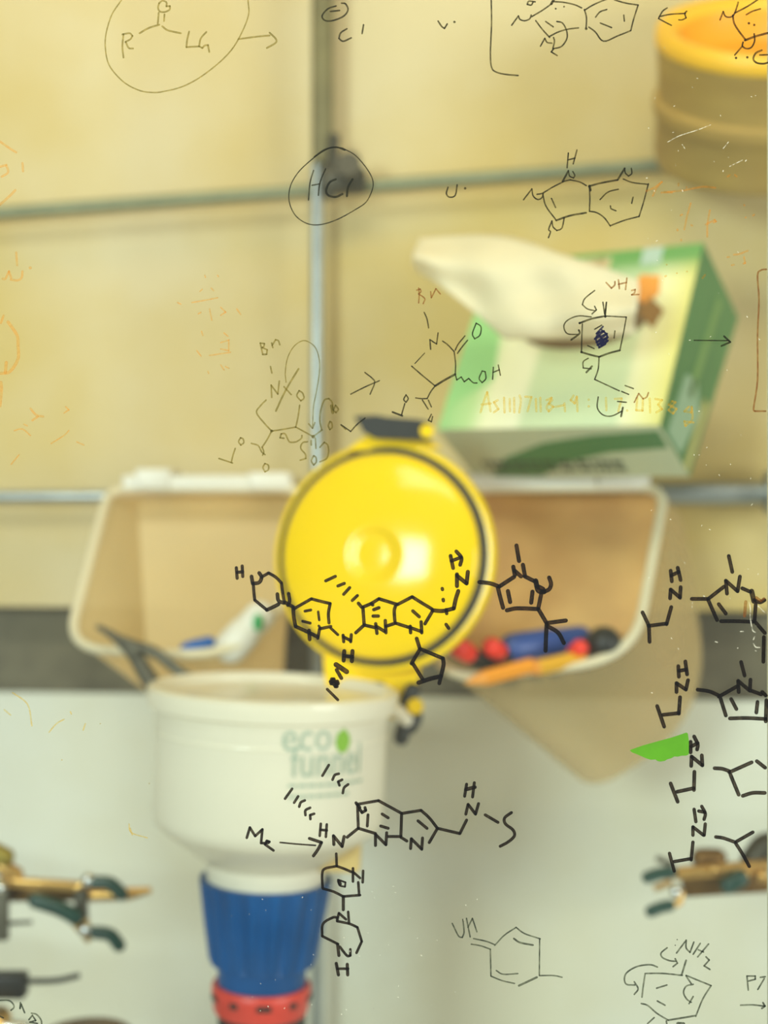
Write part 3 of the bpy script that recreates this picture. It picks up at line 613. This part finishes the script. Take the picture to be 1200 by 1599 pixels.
INK = dict(
    bold=ink('bold_black_ink', (14, 11, 12), (200, 180, 160), 1.0, 0.88, lo=0.88),
    thin=ink('thin_black_ink', (22, 22, 14), (225, 220, 190), 0.92, 0.86, lo=0.7),
    faint=ink('faded_black_ink', (84, 74, 30), (235, 228, 190), 0.60, 0.50, lo=0.5),
    grey=ink('grey_ink', (36, 42, 36), (225, 228, 215), 0.88, 0.80, lo=0.6),
    navy=ink('navy_ink', (16, 18, 50), (180, 180, 210), 1.0, 0.90),
    brown=ink('brown_ink', (120, 70, 36), (240, 220, 190), 0.75, 0.65, lo=0.5),
    rust=ink('erased_orange_ink', (214, 130, 50), (255, 240, 215), 0.30, 0.24, nscale=420, lo=0.15),
    ochre=ink('erased_ochre_ink', (200, 160, 70), (250, 240, 210), 0.42, 0.34, nscale=420, lo=0.2),
    scratch=ink('white_scratch', (250, 240, 214), (255, 255, 255), 0.45, 0.45, nscale=500, lo=0.1),
)
layer = [0]
def stroke(bm, pts, w_, al=None):            # one pen stroke: a thin raised ribbon of ink lying on the glass
    ly = bm.verts.layers.float.get('edge') or bm.verts.layers.float.new('edge')
    layer[0] = (layer[0] + 1) % 40
    y0 = -0.00004 - layer[0] * 0.000004
    k = GY / F; q = [Vector(((x - 600) * k, -(y - 799.5) * k)) for x, y in pts]
    q = [p for i, p in enumerate(q) if i == 0 or (p - q[i - 1]).length > 1e-6]
    h = w_ * k / 2
    def V(p, e, lift=0.0):
        v = bm.verts.new((p.x, y0 - lift, p.y + 0.62)); v[ly] = e; return v
    def disc(p):
        c = V(p, 0.3, 0.00003); rg = [V(p + Vector((math.cos(a * math.pi / 6), math.sin(a * math.pi / 6))) * h, 1.0) for a in range(12)]
        for i in range(12): bm.faces.new((c, rg[i], rg[(i + 1) % 12]))
    if len(q) == 1: disc(q[0]); return
    if len(q) > 2:                           # smooth gentle bends, keep sharp corners
        segs = [[q[0]]]
        for i in range(1, len(q) - 1):
            a, b = (q[i] - q[i - 1]).normalized(), (q[i + 1] - q[i]).normalized()
            segs[-1].append(q[i])
            if a.dot(b) < 0.35: segs.append([q[i]])
        segs[-1].append(q[-1])
    else: segs = [q]
    for sg in segs:
        ln = [Vector((p.x, p.y)) for p in smooth_line([Vector((p.x, p.y, 0)) for p in sg], 5)] if len(sg) > 2 else sg
        # half-round ends made from the ribbon itself
        a = (ln[0] - ln[1]).normalized(); b = (ln[-1] - ln[-2]).normalized()
        P_ = [(ln[0] + a * h * math.sin(math.radians(t)), math.cos(math.radians(t))) for t in (85, 60, 30)] + [(p, 1.0) for p in ln] + [(ln[-1] + b * h * math.sin(math.radians(t)), math.cos(math.radians(t))) for t in (30, 60, 85)]
        n = len(P_); prev = None
        for i, (p, s) in enumerate(P_):
            d = (P_[min(i + 1, n - 1)][0] - P_[max(i - 1, 0)][0])
            if d.length < 1e-9: continue
            d.normalize(); nn = Vector((-d.y, d.x)) * h * s
            e_ = 1.0 if (i < 2 or i > n - 3) else 0.0
            cur = (V(p + nn, 1.0), V(p, e_, 0.00003), V(p - nn, 1.0))
            if prev:
                bm.faces.new((prev[0], prev[1], cur[1], cur[0])); bm.faces.new((prev[1], prev[2], cur[2], cur[1]))
            prev = cur
def D(name, label, inkname, org, sc, text, w_):
    """text: strokes separated by ';', points as x,y in a frame whose origin is org and scale 1/sc; a leading *n sets the width"""
    bm = bmesh.new()
    for st in text.replace('\n', ' ').split(';'):
        st = st.strip()
        if not st: continue
        ww = w_
        if st[0] == '*': a, st = st[1:].split(' ', 1); ww = float(a)
        pts = [tuple(float(v) for v in p.split(',')) for p in st.split()]
        stroke(bm, [(org[0] + x / sc, org[1] + y / sc) for x, y in pts], ww)
    me = bpy.data.meshes.new(name); bm.to_mesh(me); bm.free(); me.materials.append(INK[inkname])
    o = bpy.data.objects.new(name, me); COL.objects.link(o); o.parent = sash
    if label: o['label'] = label
    if name == 'smudge': o['kind'] = 'stuff'
    return o

D('molecule_sketch', 'faded R C O LG sketch inside a big loop with an arrow', 'faint', (150, 0), 4, '''
*2.2 160,0 100,90 65,200 58,290 75,390 120,460 190,525 280,568 360,578 420,572 530,545 640,490 760,400 840,320 890,245 935,150 955,80 950,0;
395,20 388,50 400,72 430,75 460,60 462,38 440,40 440,15 415,5 395,20; 392,80 386,150; 428,90 425,132; *3 272,208 330,175 395,155; *3 415,165 450,190 530,208;
172,215 165,290 172,360; 165,215 210,208 228,225 215,245 185,262 205,300 232,303; 582,198 570,250 565,295 640,290; 690,200 655,240 645,290 665,300 680,285 700,282 708,325;
890,245 1000,230 1085,222; *3 1085,205 1125,245 1120,270 1068,300''', 2.8)
D('formula', 'thin chloride sign with circled minus', 'thin', (440, 0), 4, '''
340,38 290,55 255,95 262,122 295,132 350,120 395,95 415,60 400,25 375,20; 305,72 362,66; 408,180 370,205 358,240 385,258 435,237; 512,155 503,210''', 2.6)
D('formula', 'small v and dot between the chloride sign and the bracket', 'thin', (440, 0), 4, '978,132 1000,165 1018,178 1035,150; *4 1080,138', 2.6)
D('molecule_sketch', 'thin double ring sketch beside a tall bracket at the top', 'thin', (740, 0), 4, '''
110,0 112,150 105,330 112,420 140,450 200,465 278,472; 385,12 345,8 335,28 360,32 372,12; 238,158 280,100 290,122 320,130 350,118 360,95; 362,105 430,65 490,22; *4 485,25 500,0;
490,10 560,15 630,30 675,50; *3 513,55; *3 565,42; 692,65 750,30 820,0 850,-8; 880,0 950,20 1028,32 1000,120 982,192; 982,192 900,225 812,258 760,200 720,170;
692,60 705,110 703,175; *4.5 703,180; 762,108 790,75 832,60; 792,145 830,160 862,173; 938,95 942,132; 388,130 430,185 475,235; 475,228 530,200 590,183 655,175; 450,135 497,168;
520,135 555,145 580,190 583,240 550,290 500,305; 485,325 522,348; 500,305 485,325; 418,288 445,240 460,265 490,270; 500,235 505,260 495,305''', 2.4)
D('arrow', 'thin double-headed arrow left of the tape roll', 'thin', (960, 0), 5, '350,130 440,112 555,105; 412,62 375,90 345,145 390,170 445,198; 565,88 550,105 560,140 530,155 503,155', 2.4)
D('molecule_sketch', 'black ring sketch with circled minus over the tape roll', 'thin', (960, 0), 5, '''
825,155 850,90 865,125 895,135 930,120 955,60 967,18; 1120,-2 1040,50 945,100; *3 925,120 935,180 970,240 1025,312; *3.6 1020,315 1100,285 1200,258; 1030,115 1080,88 1140,70; *4 1050,182; *4 1092,195;
1092,265 1095,320 1070,370 1030,380 1000,360 1005,330; 1000,360 940,430; *4 950,453; *4 1038,448; *3 1150,393 1105,415 1085,460 1110,490 1160,498 1205,488; 1135,430 1195,428''', 2.6)
D('formula', 'circled HCl over the rod crossing', 'thin', (440, 220), 4, '''
*1.8 380,45 460,90 530,170 568,240 568,300 530,380 460,430 350,490 250,522 170,520 100,480 60,420 45,350 60,270 110,190 190,115 260,65 320,40 380,45; *2.6 205,100 270,55 340,40 395,58;
200,185 178,260 168,370; 275,175 240,260 230,340; 190,278 240,268; *3.4 338,240 300,260 278,310 295,342 340,350 380,332; *3.4 443,240 415,290 408,345''', 2.2)
D('formula', 'small u and dot right of the circled HCl', 'thin', (440, 220), 4, '1040,290 1030,330 1050,352 1085,340 1097,275; *4 1147,297', 2.4)
D('molecule_sketch', 'thin fused double ring sketch with H above, under the upper rod', 'thin', (800, 220), 5, '''
440,95 430,210; 507,72 478,180; 435,150 492,135; *3 395,318 440,235; 440,235 450,275 480,290 490,270 475,240; 395,318 455,305; 455,305 530,322 580,350; 400,320 320,360 240,408 195,418;
90,460 155,375 165,430 200,458 232,445 245,410; 240,415 265,510 345,620; *3 345,622 450,585 578,562; 308,450 340,520; 285,755 300,710 287,690 312,625 320,670 350,700 390,680 408,600;
*3 600,355 690,330 825,305; 605,355 608,450 605,550; *4 605,352 612,385; 870,298 940,325 1065,340; 1065,335 1030,470 992,592; 992,590 880,620 768,662; 768,665 720,600 660,560 605,550; *3 825,305 880,215; 880,215 885,250 910,275 935,255 932,215;
688,458 750,400 830,378; 945,440 935,488; 768,508 775,530 812,546''', 2.3)
D('molecule_sketch', 'faded Bn N ring sketch with long curved arrows over the vertical rod', 'faint', (330, 520), 5.714, '''
438,90 460,190; 438,90 475,95 470,120 455,130 500,150 495,190 460,192; 540,90 550,130; 545,110 575,60 600,70 612,105; 530,300 542,358; 540,575 535,465; 535,465 595,545 608,430;
*3 780,320 700,450 640,560 578,695; 650,480 715,550; *1.8 668,440 662,350 680,230 730,130 800,75 860,75 930,130 965,240 965,360 940,520 915,650 905,830; 870,810 905,850 925,800;
785,515 765,560 800,605 828,580 815,535 785,515; 490,598 440,650 405,710 470,800 540,875; 540,875 640,860 755,840; 790,645 775,750 755,840; 755,840 830,880 910,925; 910,925 990,865; *5 540,875; *6 912,925;
540,875 500,950 455,1020; 358,985 420,1005 450,1060 480,1085; 455,1020 470,1060 460,1090; 262,935 245,970 265,1000 290,980 285,945 262,935; 215,1030 195,1090 180,1155; 70,1120 130,1140 190,1160;
480,1165 462,1200 480,1238 510,1220 510,1180 480,1165; 650,940 615,935 625,900 660,900 690,960 710,975 760,970 805,940 810,915; 985,860 970,780 980,680 1010,600 1050,585 1080,620 1085,680; *5 1075,650 1085,710;
1110,645 1090,690 1115,710 1135,680 1110,645; 1060,790 1045,830 1060,862 1080,840 1075,800 1060,790; 893,960 893,1000; 930,940 935,1030; 915,1095 895,1140 915,1178 938,1150 935,1110 915,1095;
860,970 815,980 800,1030 840,1080 845,1120 795,1135; 970,1020 1010,975 1040,1000 1048,1060 1030,1120 970,1150; 1160,820 1200,860''', 2.5)
D('molecule_sketch', 'thin five-ring sketch ending in OH left of the tissue box', 'thin', (520, 430), 4.286, '''
55,1000 120,1045 160,1000 215,955; 120,795 220,745 312,705; 215,650 265,690 280,720 250,795; 612,248 630,290 642,352; 655,495 650,430; 650,430 695,460 705,385; 735,440 770,465 810,508; 812,508 822,590 820,660;
885,405 840,460 820,500; 902,435 865,480 835,522; 960,320 935,390 950,425 985,400 992,345 960,320; *1.6 615,520 550,590; 528,608 600,670 685,740; *3.4 685,740 750,700 820,662; 820,662 830,700 860,680 880,712 910,690 940,718 965,720;
1000,640 980,690 1000,718 1025,690 1020,645 1000,640; 1075,615 1070,695; 1108,600 1122,668; 1072,650 1115,632; 685,740 655,780 632,825; 555,820 590,825 630,825; 600,835 638,895; 640,835 660,880;
660,930 640,970 660,980 668,945; 490,800 475,830 490,850 505,825 490,800; 482,858 460,935; *3 400,915 465,940''', 2.2)
D('formula', 'reddish brown Bn above the five-ring sketch', 'brown', (520, 430), 4.286, '575,85 578,130 575,185; 562,100 585,92 590,110 575,125 615,155 605,190; 655,110 660,150 690,90 720,125', 2.2)
D('molecule_sketch', 'black hexagon sketch with a scribbled centre over the tissue box', 'thin', (870, 400), 3.636, '''
215,195 160,240 145,275 175,300 220,310; 215,285 225,305 200,328; *2.4 262,262 272,330 282,262 275,345; *3 130,380 200,355 275,340; 275,340 395,346; 395,346 378,440 358,535; *3 358,535 300,550 240,572; *3 240,572 190,560 140,545; 145,385 142,460 140,545;
195,345 120,340 60,365 40,400 60,440 120,445; *3 125,420 128,440 82,475; 215,415 255,392; 330,425 325,465; 175,508 212,525; 178,580 150,600 150,635 195,640; *3 200,625 168,660; 240,572 235,640 215,700; 215,700 280,730 355,765; 368,768 408,785; 388,735 435,752; 345,825 395,830;
235,800 230,860 260,900 310,908 370,880; *3 375,860 365,910; *4 130,380; *4 140,545; *4.5 275,342''', 2.2)
D('scribble', 'dense navy scribble in the hexagon', 'navy', (870, 400), 3.636, '''
262,400 225,440 268,425 215,470 285,440 225,490 290,460 230,505 290,480 240,520 275,500; 240,430 222,470 240,515; 255,420 285,450 275,500; 240,450 265,480 250,505''', 3.0)
D('formula', 'brown NH2 above the scribbled hexagon', 'brown', (870, 400), 3.636, '280,150 310,182 328,165 330,145; 350,135 355,185; 398,125 390,190; 350,160 395,150; 425,195 445,190 440,210 425,220 465,218', 2.6)
D('formula', 'brown N at the end of the triple bond', 'brown', (870, 400), 3.636, '440,830 465,780 490,810 510,800 520,775', 2.4)
D('arrow', 'thin black arrow over the green side of the tissue box', 'thin', (870, 400), 3.636, '*2 780,478 980,480; *3 950,455 985,488 935,510', 2.2)
D('bracket', 'tall thin bracket cut by the right rail', 'brown', (870, 400), 3.636, '1190,75 1160,80 1140,110 1148,250 1140,450 1140,700 1118,860 1125,880 1185,880', 2.8)
D('molecule_sketch', 'bold black chain of rings written across the yellow lid', 'bold', (500, 850), 5, '''
300,460 325,490; 335,490 400,462 460,425; 460,425 605,470; 605,470 720,410; 720,410 800,460 875,505; 335,490 340,560 345,630; 345,630 280,690; 345,630 430,650; 435,620 445,695; 440,640 505,680; 510,595 515,690; 515,640 590,615; 590,480 580,520 585,600; 590,615 700,650;
705,640 708,690; 705,650 790,680; 790,605 795,690; 820,620 880,520; *6.5 880,515 960,520 1045,500; *6.5 1045,500 1060,430 1080,365; 985,510 990,540; *6.5 1070,325 1070,235; *6.5 1070,245 1145,305; *6.5 1145,305 1155,215; *6 1020,90 1040,185; *6 1065,55 1105,105 1095,160; *5.5 1025,130 1105,100;
955,345 957,353; 962,430 964,440; 985,625 1005,655; 420,510 460,495; 415,560 455,560; 725,520 775,565; 400,465 412,472; *5 45,285 120,250; *5 140,325 190,305; *5 185,390 232,338; *5 252,438 292,400''', 5.4)
D('molecule_sketch', 'bold black five-sided ring at the lower right of the lid', 'bold', (500, 850), 5, '*6 755,735 780,815; *6 780,815 960,890; *6.5 960,890 965,940 945,1030; *7 945,1030 860,1050 770,1080; *6 800,1050 725,930; *6 715,930 780,820; *6 945,1030 932,1085', 6)
D('molecule_sketch', 'bold black rings at the left edge of the yellow lid', 'bold', (350, 870), 5.4545, '''
*5 105,90 112,180; *5 155,75 160,165; *5 110,130 160,125; *6 235,165 245,225 300,215 320,170 300,135; 320,170 380,135; 380,135 440,170 490,220; 490,220 500,300 515,385; 250,230 255,300 262,365; 262,365 365,450; *6 365,450 440,415 465,400;
*6 455,315 465,370 510,390; *5.5 550,310 560,370 545,410; *6 520,385 590,425; 595,440 745,355; 745,355 820,375 905,395; 905,395 890,480 895,560; *6 590,430 595,510 610,590; *6 610,590 720,640; *6 725,625 730,700; *6 730,645 800,680; 815,610 800,690; 820,610 910,590;
*4.5 690,460 740,450; *4.5 670,545 735,562; *4 803,465 812,535; *4 808,585 820,600; *4.5 910,605 970,660; *5 1015,665 1020,720; *5 1020,680 1080,710; *5 1085,660 1080,720; *6.5 1025,800 1020,880; *6.5 1095,800 1090,885; *6 1025,840 1095,850;
*8 955,915 1045,975; *6 960,960 1000,1030; *6.5 920,1040 970,1075; *6.5 910,1060 960,1100; *6.5 935,1040 915,1075; *6.5 965,1060 950,1100; *4.5 880,1125 970,1215''', 5)
D('molecule_sketch', 'bold black five-sided ring over the tan bin', 'bold', (660, 840), 5, '''
735,60 745,120 755,180; 710,225 722,290; 720,255 770,300; 785,210 800,290; 715,305 600,380; 600,380 530,355 445,345; 590,390 610,470 630,545; 660,565 740,550 900,555; 800,300 890,345; *8 885,335 905,410 950,420; 950,420 990,400 1005,360 990,310; 930,430 905,550; 905,555 970,665; 970,665 1120,645;
970,675 965,780 962,880; 980,690 1060,740 1105,820; 668,415 685,500; 860,420 850,505; *8 900,380 940,400''', 6.6)
D('formula', 'uppermost bold N H chain right of the smoky bin', 'bold', (980, 860), 5.4545, '370,170 380,260; 430,145 455,250; 375,210 440,180; 365,405 370,330; 370,330 450,400; 450,400 455,310; 375,480 335,625; 335,620 180,640; 130,525 185,640; 185,650 190,775', 6)
D('molecule_sketch', 'uppermost bold ring at the right rail', 'bold', (980, 860), 5.4545, '''
865,45 895,180; 850,365 840,255; 840,255 940,345; 940,345 960,220; 825,305 690,410; 690,410 550,410; 690,420 765,590; 800,600 920,600 1070,605; 980,320 1050,350; 1095,460 1085,600; 1085,600 1172,700; 1165,735 1160,945; 780,455 840,535; *8 1060,345 1080,430; 1085,420 1130,440 1170,420''', 6)
D('molecule_sketch', 'reddish brown N at the right rail', 'brown', (980, 860), 5.4545, '1010,435 1000,555; 1100,400 1140,430 1165,410', 5)
D('formula', 'bold N H chain just above the green tape', 'bold', (980, 1020), 5.4545, '435,110 440,200; 495,70 510,180; 440,150 500,140; 420,330 420,255; 420,255 500,310; 500,310 518,230; 450,375 440,515; 440,510 305,525; 255,450 315,625', 6)
D('molecule_sketch', 'second bold ring from the top at the right rail', 'bold', (980, 1020), 5.4545, '''
970,75 1000,190; 600,310 700,325 780,360; 780,370 940,280; 950,330 945,235; 945,235 1045,320; 1045,320 1050,225; 1060,320 1140,350; 795,385 840,530; 875,555 1020,552 1180,560; 1150,330 1180,360; 1185,400 1180,580; 885,390 930,475; 1110,415 1100,505''', 6)
D('formula', 'bold N H chain at the right of the green tape', 'bold', (980, 1140), 5.4545, '540,100 540,190; 570,55 600,120 595,165; 545,140 600,110; 545,305 548,225; 548,225 640,300; 640,300 635,215; 572,355 568,510; 565,495 425,525; 370,455 430,610', 6)
D('molecule_sketch', 'open bold ring right of the green tape', 'bold', (980, 1140), 5.4545, '745,325 810,330 870,350; 870,360 1060,275; 1105,265 1175,320; 880,380 950,550; 985,560 1070,535 1172,535', 6)
D('formula', 'lowest bold N H chain over the right clamp', 'bold', (980, 1140), 5.4545, '570,675 585,780; 635,650 665,710 655,760; 610,690 660,700; 560,895 560,825; 560,825 650,895; 655,895 665,800; 560,955 545,1105; 545,1095 400,1120; 360,1050 400,1200', 5.4)
D('molecule_sketch', 'small bold forked mark over the right clamp', 'bold', (980, 1140), 5.4545, '755,910 820,920 920,955; 930,950 1070,870; 925,965 985,1060 1040,1160', 5.6)
D('molecule_sketch', 'bold fused rings below the funnel print ending in an S wave', 'bold', (540, 1200), 4.2857, '''
*4.6 75,240 220,215; 220,215 375,300; 380,300 505,280; 505,280 560,330 615,400; 375,300 370,455; 285,455 370,455; 370,460 410,485; 435,535 440,470; 440,470 510,540; 510,540 515,465; 560,495 615,400; 615,400 765,435; 765,435 810,345; 805,305 820,240; 820,240 870,305; 870,305 890,235;
810,105 797,185; 862,95 850,190; *6 805,140 865,125; 935,310 1020,360; 1110,295 1065,330 1070,370 1120,410 1130,450 1090,490 1035,520; 485,350 545,400; 245,305 285,330; 235,385 285,400; 200,515 200,440; 200,440 270,510; 270,510 275,430; 85,400 200,435; *4.6 80,245 85,400; *4.6 150,310 145,385; *5 70,230 95,260; 90,265 110,295 135,280 130,262; 85,400 10,460''', 4.8)
D('molecule_sketch', 'bold Me arrow and hash marks over the white funnel', 'bold', (370, 1180), 4.8, '''
690,70 642,150; 765,135 735,145 718,180; 790,180 760,195 770,222; 835,215 805,240 795,280; 415,248 362,322; 460,305 430,352; 510,335 480,350 468,382; 550,390 515,410 515,445; 580,435 550,445 552,475;
75,615 98,538; 98,538 138,602; 138,602 192,552; 192,552 182,655; 190,655 230,655 245,645 225,638 212,665 275,710; *2.6 325,650 450,662 590,672; *5 545,620 635,650; *5 635,650 610,700 575,750; 630,510 622,600; 675,515 668,608; 630,555 675,560; *5 728,665 725,600; *5 725,600 790,680; *5 790,680 805,605''', 4.2)
D('molecule_sketch', 'bold vertical chain of two rings beside the blue collar', 'bold', (480, 1320), 7.27, '''
330,95 335,225; 335,235 200,265 170,330 175,480; 180,490 300,525 410,580; 335,235 420,265 500,300; 520,260 520,410; *4 520,300 600,370; 635,290 630,420; 580,420 590,560; 600,565 410,580; *6 360,405 372,440; *3 350,400 370,455 430,470 435,420 350,390;
*5 410,580 410,730; 360,770 340,850; 360,770 440,840; 465,755 475,880; 340,820 290,820 180,890 170,1030; 170,1030 350,1120; 340,860 480,890 570,930; 570,930 620,1090; 620,1090 560,1220; *5 345,1120 360,1250; 370,1150 450,1250 490,1250 490,1180; *5 330,1340 355,1470; *5 455,1350 460,1470; 345,1400 465,1400''', 4.2)
D('molecule_sketch', 'thin grey hexagon with NH at the lower middle', 'grey', (690, 1420), 5.714, '''
95,125 150,235 185,250 200,200 190,90; 222,80 255,245; 235,160 275,80 315,200; 285,260 400,285 475,315; 265,310 350,325 435,355; 475,320 560,230 665,160; 665,160 740,215 880,262; 875,265 872,590; 435,355 440,590; 440,595 540,635 650,660; *3.4 690,680 850,605; 872,590 1000,590 1075,605; *3 645,260 700,295 815,318; 488,545 550,578 680,572''', 2.3)
D('molecule_sketch', 'thin grey hexagon with NH2 and curved arrows, lower right', 'grey', (960, 1440), 5, '''
485,240 560,140; 560,140 560,200 590,235 620,155; 670,165 615,250; 735,170 650,270; 655,215 695,232; 715,270 740,295 700,340 745,368; *2 490,135; *2 475,180; 412,200 365,240 375,275 430,300 480,305; 475,285 492,320 458,347; *3 560,298 535,380 525,410;
250,400 380,400 530,415; 240,400 225,500 215,585; 210,635 260,650 330,710 420,765; *3 420,765 540,745 630,730; 635,735 690,600 755,495; 755,495 560,415; 330,515 410,490; 335,615 395,648; 335,350 280,332 180,345 100,390 78,440 95,485 160,490; 155,465 185,520 155,563;
560,420 600,480; 615,485 560,500 540,550 565,600 600,625; 615,580 583,635; 405,770 410,800; 310,745 260,790; *5 495,790 540,792''', 2.6)
D('formula', 'grey PT above a short arrow at the lower right', 'grey', (960, 1440), 5, '1035,420 1045,530; 1035,420 1100,420 1100,445 1045,460; 1140,430 1178,425; 1170,440 1120,525; 985,648 1080,645 1172,655; *3 1160,628 1176,655 1152,672', 2.6)
D('doodle', 'grey curls at the bottom left corner', 'grey', (0, 1500), 7.5, '0,465 100,465 150,500 165,545 130,580; 240,490 235,560 250,510 290,610; 370,615 430,630 480,690 490,740; 340,690 380,640 420,700 350,720 440,735; 0,650 40,670', 2.6)
D('lettering', 'erased ochre line of digits ending in 8 g over the tissue box', 'ochre', (700, 560), 2.857, '''
145,240 160,190 175,150 190,235; 150,205 190,200; 222,185 205,195 215,210 225,225 205,240; 250,175 252,240; 275,180 276,235; 295,175 296,240; 320,165 325,190 318,240; 345,170 372,172 355,235; 392,180 394,235; 412,175 414,235; 440,185 462,175 450,200 470,215 450,235 440,215 465,185; 480,215 515,208; 520,200 522,235;
560,165 548,185 565,200 575,170 578,235; *4 628,183; *4 628,213; 705,175 707,230; 745,180 775,178 760,235; *4 800,232; 845,175 840,230 868,232 870,180; 900,178 902,240; 925,180 955,185 938,205 955,225 930,240; 1000,190 985,205 1020,225 1005,245 985,230 1015,195 1000,190; 1075,215 1055,235 1085,240 1088,215 1090,270 1060,300 1055,280 1095,285''', 3.6)
D('smudge', 'erased orange marks at the left edge', 'rust', (0, 200), 3.55, '''
0,75 50,110 90,135; 125,195 128,240; *4 0,425 50,380 85,345; 0,215 35,205 45,245 10,270; 90,690 95,760; 15,835 30,835 50,795 62,830; 60,840 95,845 120,830 125,795; *5 168,775; *5 45,1075 95,1150 100,1210 100,1280 55,1350 0,1360; 5,1080 20,1040; *5 35,1300 30,1355; *5 5,1410 8,1450 0,1540;
170,1555 200,1590 240,1600; 180,1620 210,1600''', 3.6)
D('smudge', 'erased orange ticks left of the vertical rod', 'rust', (0, 400), 2, '''
600,145 640,138 680,130; 640,60 642,66; 660,100 668,108; 680,60 682,64; 625,110 632,104; 555,145 565,150; 620,180 628,176; 655,165 662,200; 690,160 705,175 690,185; 740,165 752,182; 630,235 634,248; 655,310 690,305 720,300; 690,270 715,262 715,295 690,290; 615,295 628,312; 650,360 652,366; 690,340 700,355; 705,345 715,350; 700,240 712,250;
45,545 70,540 95,560; 75,525 85,530; 205,470 215,480 200,490; 160,585 200,560 215,545; 240,580 262,590; 35,650 60,620''', 2.4)
D('smudge', 'erased orange lines under the tape roll', 'rust', (1000, 260), 6, '''
200,245 400,225 500,205 600,190 705,200; 120,275 150,210 205,145 130,200 60,230; 230,240 300,245; 380,460 395,450; 415,590 440,470 475,345; 480,550 490,555; 350,590 352,600; 385,685 386,695; 630,660 632,540 655,410; 615,545 700,500 712,515 690,525; 975,360 978,368; 990,478; 1060,460 1070,452; 820,850 835,848; 860,925 880,920; 880,828 930,820 1010,790; 970,910 985,905 975,850; 
235,1030 245,1025; 345,1000; 440,985; 250,920; 585,1045 610,1015; 360,180 362,160; 435,195; 820,95 840,80; 890,80 905,95''', 3.0)
D('smudge', 'ochre drips at the lower left', 'ochre', (0, 1080), 3.0, '60,5 130,60 150,160; 20,85 50,110; 330,95 335,105; 230,190 265,150 300,130; 390,180 400,150; 290,320; 610,640 620,670; *2 605,620 615,660 690,685; 470,150; 700,430', 2.4)
random.seed(11); bmx = bmesh.new()
for _ in range(70):
    x, y = random.uniform(1010, 1190), random.uniform(60, 1100)
    stroke(bmx, [(x, y), (x + random.uniform(-2, 2), y + random.uniform(-2, 2))], random.uniform(0.8, 1.8))
for _ in range(50):
    x, y = random.uniform(300, 760), random.uniform(1380, 1590)
    stroke(bmx, [(x, y), (x + random.uniform(-1, 1), y + random.uniform(-1, 1))], random.uniform(0.8, 2.0))
for st in ('1040,440 1050,500 1048,560 1060,640 1070,680 1090,695', '1115,470 1160,515 1178,530', '1075,790 1095,820 1130,825', '1085,730 1075,755', '1090,850 1100,855', '965,688 990,688', '750,775 770,780'):
    p = [tuple(float(v) for v in q.split(',')) for q in st.split()]; stroke(bmx, [(980 + a / 5.4545, 860 + b / 5.4545) for a, b in p], 2.0)
for st in ('1043,222 1062,212 1090,203 1110,195', '1066,226 1070,232', '1130,232 1138,222', '1140,260 1160,250'):
    stroke(bmx, [tuple(float(v) for v in q.split(',')) for q in st.split()], 1.4)
me = bpy.data.meshes.new('dust_speck'); bmx.to_mesh(me); bmx.free(); me.materials.append(INK['scratch'])
o = bpy.data.objects.new('dust_specks', me); COL.objects.link(o); o.parent = sash; o['kind'] = 'stuff'; o['label'] = 'fine white scratches and dust specks'

# torn piece of green tape stuck on the glass
tp = [(20, 170), (140, 128), (260, 95), (380, 62), (505, 20), (516, 30), (524, 90), (524, 205), (505, 216), (460, 218), (430, 226), (400, 224), (372, 240), (340, 248), (318, 262), (280, 268), (255, 262), (240, 250), (200, 252), (160, 240), (120, 222), (70, 200), (40, 190)]
k = GY / F; bm = bmesh.new()
cx, cz = (1035 - 600) * k, -(1166 - 799.5) * k
solid(bm, [Vector(((980 + a / 5.4545 - 600) * k - cx, -0.0002, -(1140 + b / 5.4545 - 799.5) * k - cz)) for a, b in tp], Vector((0, -0.00025, 0)))
o = link('adhesive_tape', bm, M['tape'], smooth=False); o.location = (cx, GY, cz)
tag(o, 'torn scrap of bright green tape stuck on the glass', 'tape')
